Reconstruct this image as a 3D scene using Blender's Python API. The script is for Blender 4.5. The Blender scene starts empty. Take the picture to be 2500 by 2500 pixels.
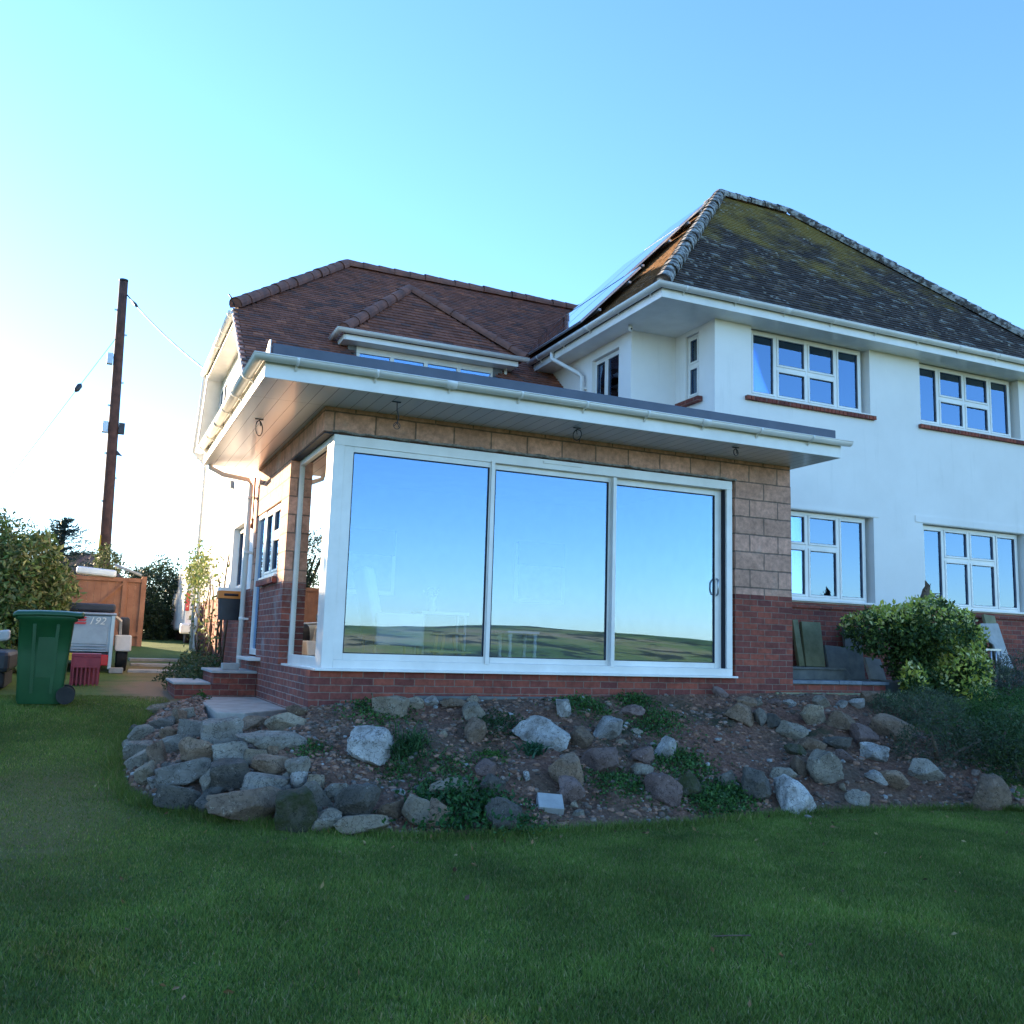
import bpy, bmesh, math, random
import numpy as np
from mathutils import Vector, Matrix, noise
from mathutils.bvhtree import BVHTree
R = math.radians
random.seed(7); rng = np.random.default_rng(7)
S = bpy.context.scene
COL = S.collection

# ------------------------------------------------------------------ camera
CAM = Vector((-2.198, -9.638, 0.291)); YAW, PIT, ROL, FPX = R(23.8946), R(8.1281), R(1.7791), 2296.2
fwd = Vector((math.sin(YAW)*math.cos(PIT), math.cos(YAW)*math.cos(PIT), math.sin(PIT)))
r0 = Vector((math.cos(YAW), -math.sin(YAW), 0)); u0 = r0.cross(fwd)
rgt = r0*math.cos(ROL) + u0*math.sin(ROL); upv = -r0*math.sin(ROL) + u0*math.cos(ROL)
cd = bpy.data.cameras.new('camera'); cam = bpy.data.objects.new('camera', cd); COL.objects.link(cam)
cam.matrix_world = Matrix(((rgt.x, upv.x, -fwd.x, CAM.x), (rgt.y, upv.y, -fwd.y, CAM.y), (rgt.z, upv.z, -fwd.z, CAM.z), (0, 0, 0, 1)))
cd.sensor_width = 36; cd.lens = 36*FPX/2500; cd.clip_end = 6000; cd.clip_start = .05
S.camera = cam

# ------------------------------------------------------------------ light
SUN = Vector((-.77, 1.26, .32)).normalized()
el = math.asin(SUN.z); az = math.atan2(SUN.x, SUN.y)
w = bpy.data.worlds.new('World'); S.world = w; w.use_nodes = True
nt = w.node_tree; bg = nt.nodes['Background']
sky = nt.nodes.new('ShaderNodeTexSky'); sky.sky_type = 'NISHITA'; sky.sun_disc = False
sky.sun_elevation = el; sky.sun_rotation = az; sky.air_density = 1.0; sky.dust_density = .15; sky.ozone_density = 4.0
hs = nt.nodes.new('ShaderNodeHueSaturation'); hs.inputs['Saturation'].default_value = 1.04
nt.links.new(sky.outputs[0], hs.inputs['Color']); tn = nt.nodes.new('ShaderNodeMix'); tn.data_type = 'RGBA'; tn.blend_type = 'MULTIPLY'; tn.inputs[0].default_value = 1; tn.inputs[7].default_value = (1.0, .99, 1.03, 1)
nt.links.new(hs.outputs[0], tn.inputs[6]); nt.links.new(tn.outputs[2], bg.inputs[0]); bg.inputs[1].default_value = .12
sd = bpy.data.lights.new('sun', 'SUN'); sd.energy = 5.0; sd.angle = R(.5); sd.color = (1, .76, .48)
so = bpy.data.objects.new('sun', sd); COL.objects.link(so); so.rotation_euler = (-SUN).to_track_quat('-Z', 'Y').to_euler(); so.location = (-20, 14, 12)
S.view_settings.view_transform = 'Standard'; S.view_settings.look = 'None'; S.view_settings.gamma = 1
S.view_settings.exposure = 2.30

# ------------------------------------------------------------------ helpers
def ray(x, y): return (fwd + rgt*((x-1250)/FPX) - upv*((y-1250)/FPX))
def at(x, y, **k):
    (n, v), = k.items(); i = 'XYZ'.index(n); d = ray(x, y); return CAM + d*((v-CAM[i])/d[i])
def depth(p): return (Vector(p)-CAM).dot(fwd)
ORI = {}
def tag(o, label=None, cat=None, group=None, kind=None):
    if label: o['label'] = label
    if cat: o['category'] = cat
    if group: o['group'] = group
    if kind: o['kind'] = kind
    return o
def thing(name, loc, label, cat, group=None):
    o = bpy.data.objects.new(name, None); COL.objects.link(o); o.location = loc; o.empty_display_size = .2
    ORI[o.name] = Vector(loc); return tag(o, label, cat, group)
class MB:
    def __init__(s): s.v = []; s.f = []; s.m = []; s.sm = []; s.c = []
    def add(s, vs, fs, smooth=False, col=None, mi=0):
        b = len(s.v); s.v += [tuple(x) for x in vs]
        for f in fs: s.f.append([b+i for i in f]); s.sm.append(smooth); s.c.append(col); s.m.append(mi)
        return s
    def box(s, x0, x1, y0, y1, z0, z1, mi=0):
        vs = [(x, y, z) for z in (z0, z1) for y in (y0, y1) for x in (x0, x1)]
        return s.add(vs, [(0, 2, 3, 1), (4, 5, 7, 6), (0, 1, 5, 4), (2, 6, 7, 3), (0, 4, 6, 2), (1, 3, 7, 5)], mi=mi)
    def obox(s, c, ax, ay, az, mi=0):   # oriented box, half vectors
        c = Vector(c); vs = [c+ax*i+ay*j+az*k for k in (-1, 1) for j in (-1, 1) for i in (-1, 1)]
        return s.add(vs, [(0, 2, 3, 1), (4, 5, 7, 6), (0, 1, 5, 4), (2, 6, 7, 3), (0, 4, 6, 2), (1, 3, 7, 5)], mi=mi)
    def bar(s, a, b, w, h, up=(0, 0, 1), mi=0):
        a = Vector(a); b = Vector(b); d = (b-a); L = d.length/2; d.normalize(); sd_ = d.cross(Vector(up))
        if sd_.length < 1e-4: sd_ = d.cross(Vector((0, 1, 0)))
        sd_.normalize(); u_ = sd_.cross(d); return s.obox((a+b)/2, d*L, sd_*(w/2), u_*(h/2), mi)
    def tube(s, pts, rad, n=10, cap=True, smooth=True, mi=0, sx=1.0):
        pts = [Vector(p) for p in pts]; rad = rad if isinstance(rad, (list, tuple)) else [rad]*len(pts)
        base = len(s.v); prev = None
        for i, p in enumerate(pts):
            d = (pts[min(i+1, len(pts)-1)]-pts[max(i-1, 0)]).normalized()
            a = d.cross(Vector((0, 0, 1)))
            if a.length < .05: a = d.cross(Vector((0, 1, 0)))
            a.normalize()
            if prev is not None and a.dot(prev) < 0: a = -a
            prev = a; b = d.cross(a)
            for k in range(n):
                t = 2*math.pi*k/n; s.v.append(tuple(p+(a*math.cos(t)*sx+b*math.sin(t))*rad[i]))
        for i in range(len(pts)-1):
            for k in range(n):
                s.f.append([base+i*n+k, base+i*n+(k+1) % n, base+(i+1)*n+(k+1) % n, base+(i+1)*n+k]); s.sm.append(smooth); s.c.append(None); s.m.append(mi)
        if cap:
            s.f.append([base+k for k in range(n)][::-1]); s.sm.append(False); s.c.append(None); s.m.append(mi)
            s.f.append([base+(len(pts)-1)*n+k for k in range(n)]); s.sm.append(False); s.c.append(None); s.m.append(mi)
        return s
    def prism(s, poly, vec, mi=0):       # planar polygon extruded by vec
        n = len(poly); vs = [Vector(p) for p in poly]; vec = Vector(vec); vs2 = [p+vec for p in vs]
        return s.add(vs+vs2, [list(range(n))[::-1], [n+i for i in range(n)]]+[[i, (i+1) % n, n+(i+1) % n, n+i] for i in range(n)], mi=mi)
    def build(s, name, mat, parent=None, bevel=0, uv=True, origin=None):
        org = Vector((0, 0, 0))
        if parent is not None: org = ORI[parent.name]
        elif origin is not None: org = Vector(origin)
        me = bpy.data.meshes.new(name); V = np.array(s.v, dtype=float).reshape(-1, 3)
        me.from_pydata((V-np.array(org)).tolist(), [], s.f)
        for mm in (mat if isinstance(mat, (list, tuple)) else [mat]): me.materials.append(mm)
        me.polygons.foreach_set('use_smooth', s.sm); me.polygons.foreach_set('material_index', s.m)
        bm = bmesh.new(); bm.from_mesh(me); bmesh.ops.recalc_face_normals(bm, faces=bm.faces); bm.to_mesh(me); bm.free()
        if uv:
            ul = me.uv_layers.new(name='UVMap'); N = np.empty(len(me.polygons)*3); me.polygons.foreach_get('normal', N); N = N.reshape(-1, 3)
            li = np.empty(len(me.loops), dtype=np.int32); me.loops.foreach_get('vertex_index', li)
            cnt = np.empty(len(me.polygons), dtype=np.int32); me.polygons.foreach_get('loop_total', cnt)
            fi = np.repeat(np.arange(len(me.polygons)), cnt); P = V[li]; A = np.abs(N[fi]); ax = A.argmax(1)
            U = np.where((ax == 0)[:, None], P[:, [1, 2]], np.where((ax == 1)[:, None], P[:, [0, 2]], P[:, [0, 1]]))
            ul.data.foreach_set('uv', U.ravel())
        if any(c is not None for c in s.c):
            at_ = me.color_attributes.new('tint', 'FLOAT_COLOR', 'CORNER'); arr = []
            for f, c in zip(s.f, s.c):
                c = c or (1, 1, 1); arr += [c[0], c[1], c[2], 1.0]*len(f)
            at_.data.foreach_set('color', arr)
        o = bpy.data.objects.new(name, me); COL.objects.link(o)
        if parent is not None: o.parent = parent; ORI[o.name] = org
        else: o.location = org; ORI[o.name] = org
        if bevel:
            md = o.modifiers.new('bevel', 'BEVEL'); md.width = bevel; md.segments = 2; md.limit_method = 'ANGLE'; md.angle_limit = R(40)
        me.update(); return o
def one(fn, name, mat, parent=None, **k):
    m = MB(); fn(m); return m.build(name, mat, parent, **k)
def copy_tree(o, parent=None, loc=None, rz=None, label=None):
    c = o.copy(); COL.objects.link(c)
    if parent is not None: c.parent = parent
    if loc is not None: c.location = loc
    if rz is not None: c.rotation_euler[2] = rz
    if label: c['label'] = label
    for ch in o.children: copy_tree(ch, c)
    return c

# ------------------------------------------------------------------ materials
def _mat(name):
    m = bpy.data.materials.new(name); m.use_nodes = True; n = m.node_tree; p = n.nodes['Principled BSDF']; return m, n, p
def ramp(n, src, stops):
    r = n.nodes.new('ShaderNodeValToRGB'); e = r.color_ramp.elements
    while len(e) < len(stops): e.new(.5)
    for q, (a, c) in zip(e, stops): q.position = a; q.color = (c[0], c[1], c[2], 1) if isinstance(c, (tuple, list)) else (c, c, c, 1)
    n.links.new(src, r.inputs[0]); return r.outputs[0]
def noisetex(n, scale, detail=6, rough=.6, vec=None, dim=None):
    t = n.nodes.new('ShaderNodeTexNoise'); t.inputs['Scale'].default_value = scale; t.inputs['Detail'].default_value = detail; t.inputs['Roughness'].default_value = rough
    if vec is not None: n.links.new(vec, t.inputs['Vector'])
    return t.outputs[0]
def mix(n, a, b, f, mode='MIX'):
    x = n.nodes.new('ShaderNodeMix'); x.data_type = 'RGBA'; x.blend_type = mode
    for i, v in ((6, a), (7, b)):
        if isinstance(v, (tuple, list)): x.inputs[i].default_value = (*v, 1)
        else: n.links.new(v, x.inputs[i])
    if isinstance(f, (int, float)): x.inputs[0].default_value = f
    else: n.links.new(f, x.inputs[0])
    return x.outputs[2]
def bump(n, p, h, strength=.3, dist=.01):
    b = n.nodes.new('ShaderNodeBump'); b.inputs['Strength'].default_value = strength; b.inputs['Distance'].default_value = dist
    n.links.new(h, b.inputs['Height']); n.links.new(b.outputs[0], p.inputs['Normal']); return b
def objco(n):
    t = n.nodes.new('ShaderNodeTexCoord'); return t.outputs['Object']
def posco(n):
    t = n.nodes.new('ShaderNodeNewGeometry'); return t.outputs['Position']
def mat_noise(name, c1, c2, scale=5, rough=.7, bs=.2, bd=.01, bscale=None, metal=0, stops=(.35, .65), spec=.5, detail=6, rand=0):
    m, n, p = _mat(name); o = posco(n) if not rand else objco(n)
    f = noisetex(n, scale, detail, .6, o); c = ramp(n, f, [(stops[0], c1), (stops[1], c2)])
    if rand:
        oi = n.nodes.new('ShaderNodeObjectInfo'); rr = ramp(n, oi.outputs['Random'], [(0, 1-rand), (1, 1+rand*.6)]); c = mix(n, c, rr, 1.0, 'MULTIPLY')
    n.links.new(c, p.inputs['Base Color']); p.inputs['Roughness'].default_value = rough; p.inputs['Metallic'].default_value = metal; p.inputs['Specular IOR Level'].default_value = spec
    if bs: bump(n, p, noisetex(n, bscale or scale*6, 5, .65, o), bs, bd)
    return m
def mat_brick(name, bw, bh, mortar, cols, mcol, bumpd=.006, off=.5, rough=.85, stain=None, sq=1, vary=.35):
    m, n, p = _mat(name); tc = n.nodes.new('ShaderNodeTexCoord'); uv = tc.outputs['UV']; po = posco(n)
    # slight wobble so courses are not ruler straight
    nn = n.nodes.new('ShaderNodeTexNoise'); nn.inputs['Scale'].default_value = 9; n.links.new(po, nn.inputs['Vector'])
    va = n.nodes.new('ShaderNodeVectorMath'); va.operation = 'SCALE'; va.inputs['Scale'].default_value = .012; n.links.new(nn.outputs['Color'], va.inputs[0])
    vb = n.nodes.new('ShaderNodeVectorMath'); n.links.new(uv, vb.inputs[0]); n.links.new(va.outputs[0], vb.inputs[1])
    b = n.nodes.new('ShaderNodeTexBrick'); n.links.new(vb.outputs[0], b.inputs['Vector'])
    b.inputs['Scale'].default_value = 1; b.inputs['Brick Width'].default_value = bw; b.inputs['Row Height'].default_value = bh
    b.inputs['Mortar Size'].default_value = mortar; b.inputs['Mortar Smooth'].default_value = .3; b.offset = off; b.inputs['Bias'].default_value = -.1
    b.inputs['Color1'].default_value = (*cols[0], 1); b.inputs['Color2'].default_value = (*cols[1], 1); b.inputs['Mortar'].default_value = (*mcol, 1)
    f = noisetex(n, 14, 8, .7, po); f2 = noisetex(n, 2.2, 4, .6, po)
    c = mix(n, b.outputs['Color'], ramp(n, f, [(.25, 1-vary), (.75, 1+vary*.6)]), 1.0, 'MULTIPLY')
    c = mix(n, c, ramp(n, f2, [(.3, .8), (.7, 1.12)]), 1.0, 'MULTIPLY')
    if stain: c = mix(n, c, stain, ramp(n, noisetex(n, 1.7, 7, .65, po), [(.55, 0), (.72, .75)]))
    n.links.new(c, p.inputs['Base Color']); p.inputs['Roughness'].default_value = rough; p.inputs['Specular IOR Level'].default_value = .3
    inv = n.nodes.new('ShaderNodeMath'); inv.operation = 'SUBTRACT'; inv.inputs[0].default_value = 1; n.links.new(b.outputs['Fac'], inv.inputs[1])
    ad = n.nodes.new('ShaderNodeMath'); ad.operation = 'MULTIPLY_ADD'; n.links.new(noisetex(n, 60, 4, .7, po), ad.inputs[0]); ad.inputs[1].default_value = .35; n.links.new(inv.outputs[0], ad.inputs[2])
    bump(n, p, ad.outputs[0], .8, bumpd); return m
def mat_plain(name, c, rough=.4, metal=0, spec=.5): return mat_noise(name, tuple(x*.93 for x in c), tuple(min(1, x*1.05) for x in c), 3, rough, .05, .003, 40, metal, spec=spec)
M = {}
M['upvc'] = mat_noise('white_upvc', (.74, .715, .67), (.86, .835, .79), 2.2, .28, .08, .003, 40)
def mat_render():
    m, n, p = _mat('white_render'); po = posco(n); mp = n.nodes.new('ShaderNodeMapping'); mp.inputs['Scale'].default_value = (3.5, 3.5, .35); n.links.new(po, mp.inputs[0])
    c = ramp(n, noisetex(n, 1.1, 5, .6, po), [(.3, (.80, .775, .735)), (.7, (.88, .855, .815))])
    c = mix(n, c, (.60, .59, .55), ramp(n, noisetex(n, 1.5, 7, .7, mp.outputs[0]), [(.57, 0), (.75, .35)]))
    n.links.new(c, p.inputs['Base Color']); p.inputs['Roughness'].default_value = .85; bump(n, p, noisetex(n, 55, 6, .7, po), .35, .006); return m
M['render'] = mat_render()
M['soffit'] = None
M['brick'] = mat_brick('red_brick', .225, .075, .006, ((.34, .088, .056), (.15, .045, .042)), (.25, .165, .13), .006, vary=.45)
M['brickpatchy'] = mat_brick('red_brick_pale_patches', .225, .075, .006, ((.31, .088, .06), (.17, .056, .050)), (.34, .27, .24), .006, stain=(.33, .29, .28), vary=.45)  # side brick: paler joints and irregular pale patches
M['block'] = mat_brick('buff_block', .45, .225, .010, ((.68, .37, .27), (.54, .30, .215)), (.25, .17, .13), .016, vary=.5, stain=(.50, .40, .33))
M['mortar'] = mat_noise('rough_mortar', (.16, .14, .12), (.36, .33, .30), 18, .95, .9, .02, 60)
M['slate'] = mat_noise('dark_felt_edge', (.075, .09, .125), (.10, .115, .155), 3, .6, .15, .004)
M['under'] = mat_plain('roof_underlay', (.03, .025, .024), .9)
M['dark'] = mat_plain('dark_gap', (.012, .014, .025), .7)
M['leadgrey'] = mat_noise('lead_flashing', (.10, .11, .12), (.2, .21, .23), 6, .6, .3, .006)
M['steel'] = mat_plain('galvanised_steel', (.42, .44, .46), .35, .7)
M['cable'] = mat_plain('grey_cable', (.035, .035, .04), .6)
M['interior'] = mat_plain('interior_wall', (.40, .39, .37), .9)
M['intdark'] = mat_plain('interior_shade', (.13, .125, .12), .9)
M['floor'] = mat_noise('interior_floor', (.14, .10, .07), (.20, .15, .11), 4, .5, .1)
M['curtain'] = mat_plain('curtain_cloth', (.72, .71, .68), .9)
M['cream'] = mat_plain('cream_upholstery', (.86, .84, .80), .85)
M['whitepaint'] = mat_plain('white_painted_wood', (.8, .79, .76), .4)
M['pine'] = mat_noise('pale_pine', (.55, .40, .20), (.66, .50, .28), 7, .5, .1)
M['orange'] = mat_plain('orange_plastic', (.72, .22, .03), .45)
M['conered'] = mat_plain('red_cone_plastic', (.75, .07, .03), .45)
M['blackp'] = mat_noise('black_plastic', (.018, .02, .026), (.03, .033, .042), 6, .5, .1)
M['bingreen'] = mat_noise('dark_green_plastic', (.009, .062, .020), (.014, .085, .028), 4, .42, .15, .003, 60)
M['red'] = mat_noise('faded_red_plastic', (.26, .02, .035), (.36, .035, .05), 6, .5, .1)
M['trailer'] = mat_noise('grey_painted_steel', (.27, .31, .36), (.36, .41, .46), 4, .35, .1, metal=.2)
M['trailerlt'] = mat_noise('pale_grey_canvas', (.42, .42, .40), (.55, .54, .51), 4, .6, .2)
M['tyre'] = mat_noise('tyre_rubber', (.012, .012, .012), (.03, .028, .026), 9, .85, .4)
M['lampred'] = mat_plain('red_lamp_lens', (.55, .01, .02), .25)
M['decalred'] = mat_plain('red_decal', (.6, .05, .06), .5)
M['yellow'] = mat_plain('yellow_plate', (.60, .42, .03), .5)
M['vanwhite'] = mat_plain('white_van_paint', (.78, .77, .74), .25)
M['fence'] = mat_noise('orange_stained_boards', (.27, .105, .052), (.38, .165, .088), 3, .8, .5, .01, 30)
M['creosote'] = mat_noise('creosoted_pole', (.055, .026, .020), (.11, .052, .040), 5, .85, .5, .01, 25)
M['concrete'] = mat_noise('weathered_concrete', (.30, .27, .235), (.44, .40, .35), 5, .9, .5, .008, 45)
M['coping'] = mat_noise('blue_grey_coping', (.10, .12, .14), (.20, .23, .26), 6, .7, .4, .006)
M['copper'] = mat_plain('copper_pipe', (.40, .15, .08), .4, .6)
M['plank'] = mat_noise('green_weathered_planks', (.15, .15, .075), (.24, .23, .13), 5, .85, .5, .008, 30)
M['slab'] = mat_noise('stone_slab', (.10, .105, .10), (.17, .17, .155), 6, .8, .5, .008)
M['paleslab'] = mat_noise('pale_stone_slab', (.30, .30, .29), (.42, .41, .39), 6, .8, .4, .008)
M['bark'] = mat_noise('bark', (.09, .06, .04), (.17, .12, .085), 9, .9, .8, .02, 30)
M['solarframe'] = mat_plain('aluminium_frame', (.5, .52, .55), .3, .8)
def mat_solar():
    m, n, p = _mat('solar_cells'); tc = n.nodes.new('ShaderNodeTexCoord'); b = n.nodes.new('ShaderNodeTexBrick'); b.offset = 0; b.inputs['Scale'].default_value = 1
    b.inputs['Brick Width'].default_value = .156; b.inputs['Row Height'].default_value = .156; b.inputs['Mortar Size'].default_value = .003
    for k, c in (('Color1', (.010, .014, .035)), ('Color2', (.012, .018, .045)), ('Mortar', (.12, .13, .15))): b.inputs[k].default_value = (*c, 1)
    n.links.new(tc.outputs['UV'], b.inputs['Vector']); n.links.new(b.outputs['Color'], p.inputs['Base Color']); p.inputs['Roughness'].default_value = .08
    p.inputs['Coat Weight'].default_value = 1; p.inputs['Coat Roughness'].default_value = .03; return m
M['solar'] = mat_solar()
def mat_soffit():
    m, n, p = _mat('white_soffit_boards'); po = posco(n)
    tc = n.nodes.new('ShaderNodeTexCoord'); b = n.nodes.new('ShaderNodeTexBrick'); b.offset = 0; b.inputs['Scale'].default_value = 1
    b.inputs['Brick Width'].default_value = .15; b.inputs['Row Height'].default_value = 60; b.inputs['Mortar Size'].default_value = .0035; b.inputs['Mortar Smooth'].default_value = .1
    n.links.new(tc.outputs['UV'], b.inputs['Vector'])
    for k, c in (('Color1', (.76, .76, .75)), ('Color2', (.72, .72, .71)), ('Mortar', (.25, .25, .25))): b.inputs[k].default_value = (*c, 1)
    n.links.new(b.outputs['Color'], p.inputs['Base Color']); p.inputs['Roughness'].default_value = .22
    inv = n.nodes.new('ShaderNodeMath'); inv.operation = 'SUBTRACT'; inv.inputs[0].default_value = 1; n.links.new(b.outputs['Fac'], inv.inputs[1])
    bump(n, p, inv.outputs[0], .6, .004); return m
M['soffit'] = mat_soffit()
def mat_glass(name, refl, tint=(.9, .95, 1.0), gc=(.44, .64, .92)):
    m = bpy.data.materials.new(name); m.use_nodes = True; n = m.node_tree; n.nodes.remove(n.nodes['Principled BSDF']); out = n.nodes['Material Output']
    t = n.nodes.new('ShaderNodeBsdfTransparent'); t.inputs[0].default_value = (*tint, 1)
    g = n.nodes.new('ShaderNodeBsdfGlossy'); g.inputs['Roughness'].default_value = 0.0; g.inputs[0].default_value = (*gc, 1)
    # very gentle waviness of float glass
    po = posco(n); bp = n.nodes.new('ShaderNodeBump'); bp.inputs['Strength'].default_value = .05; bp.inputs['Distance'].default_value = .01
    n.links.new(noisetex(n, 1.2, 1, .4, po), bp.inputs['Height']); n.links.new(bp.outputs[0], g.inputs['Normal'])
    x = n.nodes.new('ShaderNodeMixShader'); fr = n.nodes.new('ShaderNodeFresnel'); fr.inputs[0].default_value = 1.5
    ma = n.nodes.new('ShaderNodeMath'); ma.operation = 'ADD'; ma.use_clamp = True; ma.inputs[1].default_value = refl; n.links.new(fr.outputs[0], ma.inputs[0])
    n.links.new(ma.outputs[0], x.inputs[0]); n.links.new(t.outputs[0], x.inputs[1]); n.links.new(g.outputs[0], x.inputs[2]); n.links.new(x.outputs[0], out.inputs[0]); return m
M['glass'] = mat_glass('door_glass', .14)
M['glass_side'] = mat_glass('side_glass', .40, gc=(.95, .93, .88))  # same glass as the doors, reflection raised and warmed to paint a brighter pane
M['glass2'] = mat_glass('window_glass', .20)
def mat_tint(name, rough=.85, nscale=30, lo=.7, hi=1.2, extra=None, bs=.3, trans=0):
    m, n, p = _mat(name); a = n.nodes.new('ShaderNodeAttribute'); a.attribute_name = 'tint'; po = posco(n)
    c = mix(n, a.outputs['Color'], ramp(n, noisetex(n, nscale, 6, .65, po), [(.3, lo), (.7, hi)]), 1.0, 'MULTIPLY')
    if extra: c = extra(n, c, po)
    n.links.new(c, p.inputs['Base Color']); p.inputs['Roughness'].default_value = rough; p.inputs['Specular IOR Level'].default_value = .35
    if bs: bump(n, p, noisetex(n, nscale*2, 4, .6, po), bs, .006)
    if trans:
        out = n.nodes['Material Output']; tr = n.nodes.new('ShaderNodeBsdfTranslucent'); n.links.new(c, tr.inputs[0]); ms = n.nodes.new('ShaderNodeMixShader'); ms.inputs[0].default_value = trans
        n.links.new(p.outputs[0], ms.inputs[1]); n.links.new(tr.outputs[0], ms.inputs[2]); n.links.new(ms.outputs[0], out.inputs[0])
    return m
def moss(n, c, po):
    sp = n.nodes.new('ShaderNodeSeparateXYZ'); n.links.new(po, sp.inputs[0])
    g = n.nodes.new('ShaderNodeMapRange'); g.inputs[1].default_value = 5.9; g.inputs[2].default_value = 9.2; n.links.new(sp.outputs[2], g.inputs[0])
    f = noisetex(n, .9, 6, .65, po); ad = n.nodes.new('ShaderNodeMath'); ad.operation = 'MULTIPLY_ADD'; n.links.new(g.outputs[0], ad.inputs[0]); ad.inputs[1].default_value = .28; n.links.new(f, ad.inputs[2])
    c = mix(n, c, (.26, .18, .035), ramp(n, ad.outputs[0], [(.60, 0), (.80, .8)]))
    # lichen spots
    v = n.nodes.new('ShaderNodeTexVoronoi'); v.inputs['Scale'].default_value = 9; n.links.new(po, v.inputs['Vector'])
    k = n.nodes.new('ShaderNodeMath'); k.operation = 'MULTIPLY'; n.links.new(ramp(n, v.outputs['Distance'], [(.12, 1), (.34, 0)]), k.inputs[0]); n.links.new(ramp(n, noisetex(n, 1.6, 5, .6, po), [(.50, 0), (.62, 1)]), k.inputs[1])
    return mix(n, c, (.38, .37, .33), k.outputs[0])
M['tile_main'] = mat_tint('mossy_dark_tiles', .9, 25, .55, 1.35, moss)
M['tile_old'] = mat_tint('brown_clay_tiles', .8, 20, .7, 1.25)
def lich(n, c, po): return mix(n, c, (.30, .29, .26), ramp(n, noisetex(n, 11, 5, .7, po), [(.52, 0), (.64, .9)]))
M['hip_main'] = mat_noise('lichen_hip_tiles', (.075, .06, .05), (.36, .35, .32), 9, .9, .6, .02, 30, stops=(.45, .56))
M['hip_old'] = mat_noise('brown_ridge_tiles', (.15, .068, .052), (.27, .11, .075), 5, .8, .4, .01, 30)
M['leaf'] = mat_tint('leaves', .5, 8, .75, 1.25, None, 0, .25)
M['grass'] = mat_tint('grass_blades', .6, 1.1, .62, 1.35, None, 0, .3)
def rockmat(name, c1, c2, moss_=None, sc=5):
    m, n, p = _mat(name); po = posco(n); f = noisetex(n, sc, 9, .68, po); c = ramp(n, f, [(.32, c1), (.66, c2)])
    oi = n.nodes.new('ShaderNodeObjectInfo'); c = mix(n, c, ramp(n, oi.outputs['Random'], [(0, .75), (1, 1.25)]), 1.0, 'MULTIPLY')
    c = mix(n, c, tuple(min(.6, x*2.0+.06) for x in c2), ramp(n, noisetex(n, 21, 5, .7, po), [(.60, 0), (.72, .6)]))
    c = mix(n, c, tuple(x*.45 for x in c1), ramp(n, noisetex(n, 12, 6, .7, po), [(.56, 0), (.70, .7)]))
    vv = n.nodes.new('ShaderNodeTexVoronoi'); vv.feature = 'DISTANCE_TO_EDGE'; vv.inputs['Scale'].default_value = 7
    wv = n.nodes.new('ShaderNodeVectorMath'); n.links.new(po, wv.inputs[0]); nz_ = n.nodes.new('ShaderNodeTexNoise'); nz_.inputs['Scale'].default_value = 5; nz_.inputs['Detail'].default_value = 6; n.links.new(po, nz_.inputs['Vector']); n.links.new(nz_.outputs['Color'], wv.inputs[1]); n.links.new(wv.outputs[0], vv.inputs['Vector'])
    ck = ramp(n, vv.outputs['Distance'], [(.0, 1), (.035, 0)]); c = mix(n, c, tuple(x*.3 for x in c1), ck)
    if moss_: c = mix(n, c, moss_, ramp(n, noisetex(n, 6, 6, .7, po), [(.42, 0), (.58, .85)]))
    n.links.new(c, p.inputs['Base Color']); p.inputs['Roughness'].default_value = .88; p.inputs['Specular IOR Level'].default_value = .3
    bump(n, p, noisetex(n, 18, 9, .75, po), 1.0, .04); return m
RM = {'g': rockmat('grey_stone', (.18, .15, .115), (.35, .305, .24)), 'u': rockmat('blue_grey_stone', (.185, .16, .13), (.38, .34, .285)),
      'b': rockmat('brown_stone', (.17, .11, .073), (.32, .225, .155)), 'w': rockmat('white_quartz', (.20, .175, .15), (.62, .60, .57)),
      'm': rockmat('mossy_stone', (.07, .065, .045), (.13, .12, .085), (.045, .055, .012)), 't': rockmat('tan_stone', (.21, .16, .11), (.36, .295, .215)),
      'd': rockmat('dark_stone', (.10, .088, .074), (.21, .185, .155)), 'p': rockmat('purple_brown_stone', (.145, .092, .08), (.26, .18, .155))}
def mat_soil():
    m, n, p = _mat('stony_soil'); po = posco(n)
    c = ramp(n, noisetex(n, 22, 8, .75, po), [(.3, (.085, .044, .030)), (.5, (.23, .125, .085)), (.7, (.40, .27, .195))])
    c = mix(n, c, ramp(n, noisetex(n, 1.1, 3, .5, po), [(.35, (.75, .85, .8)), (.65, (1.2, 1.0, .95))]), 1.0, 'MULTIPLY')
    c = mix(n, c, (.028, .055, .014), ramp(n, noisetex(n, 1.5, 6, .7, po), [(.56, 0), (.66, .75)]))
    n.links.new(c, p.inputs['Base Color']); p.inputs['Roughness'].default_value = .95; bump(n, p, noisetex(n, 30, 8, .8, po), 1, .07); return m
M['soil'] = mat_soil()
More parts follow.
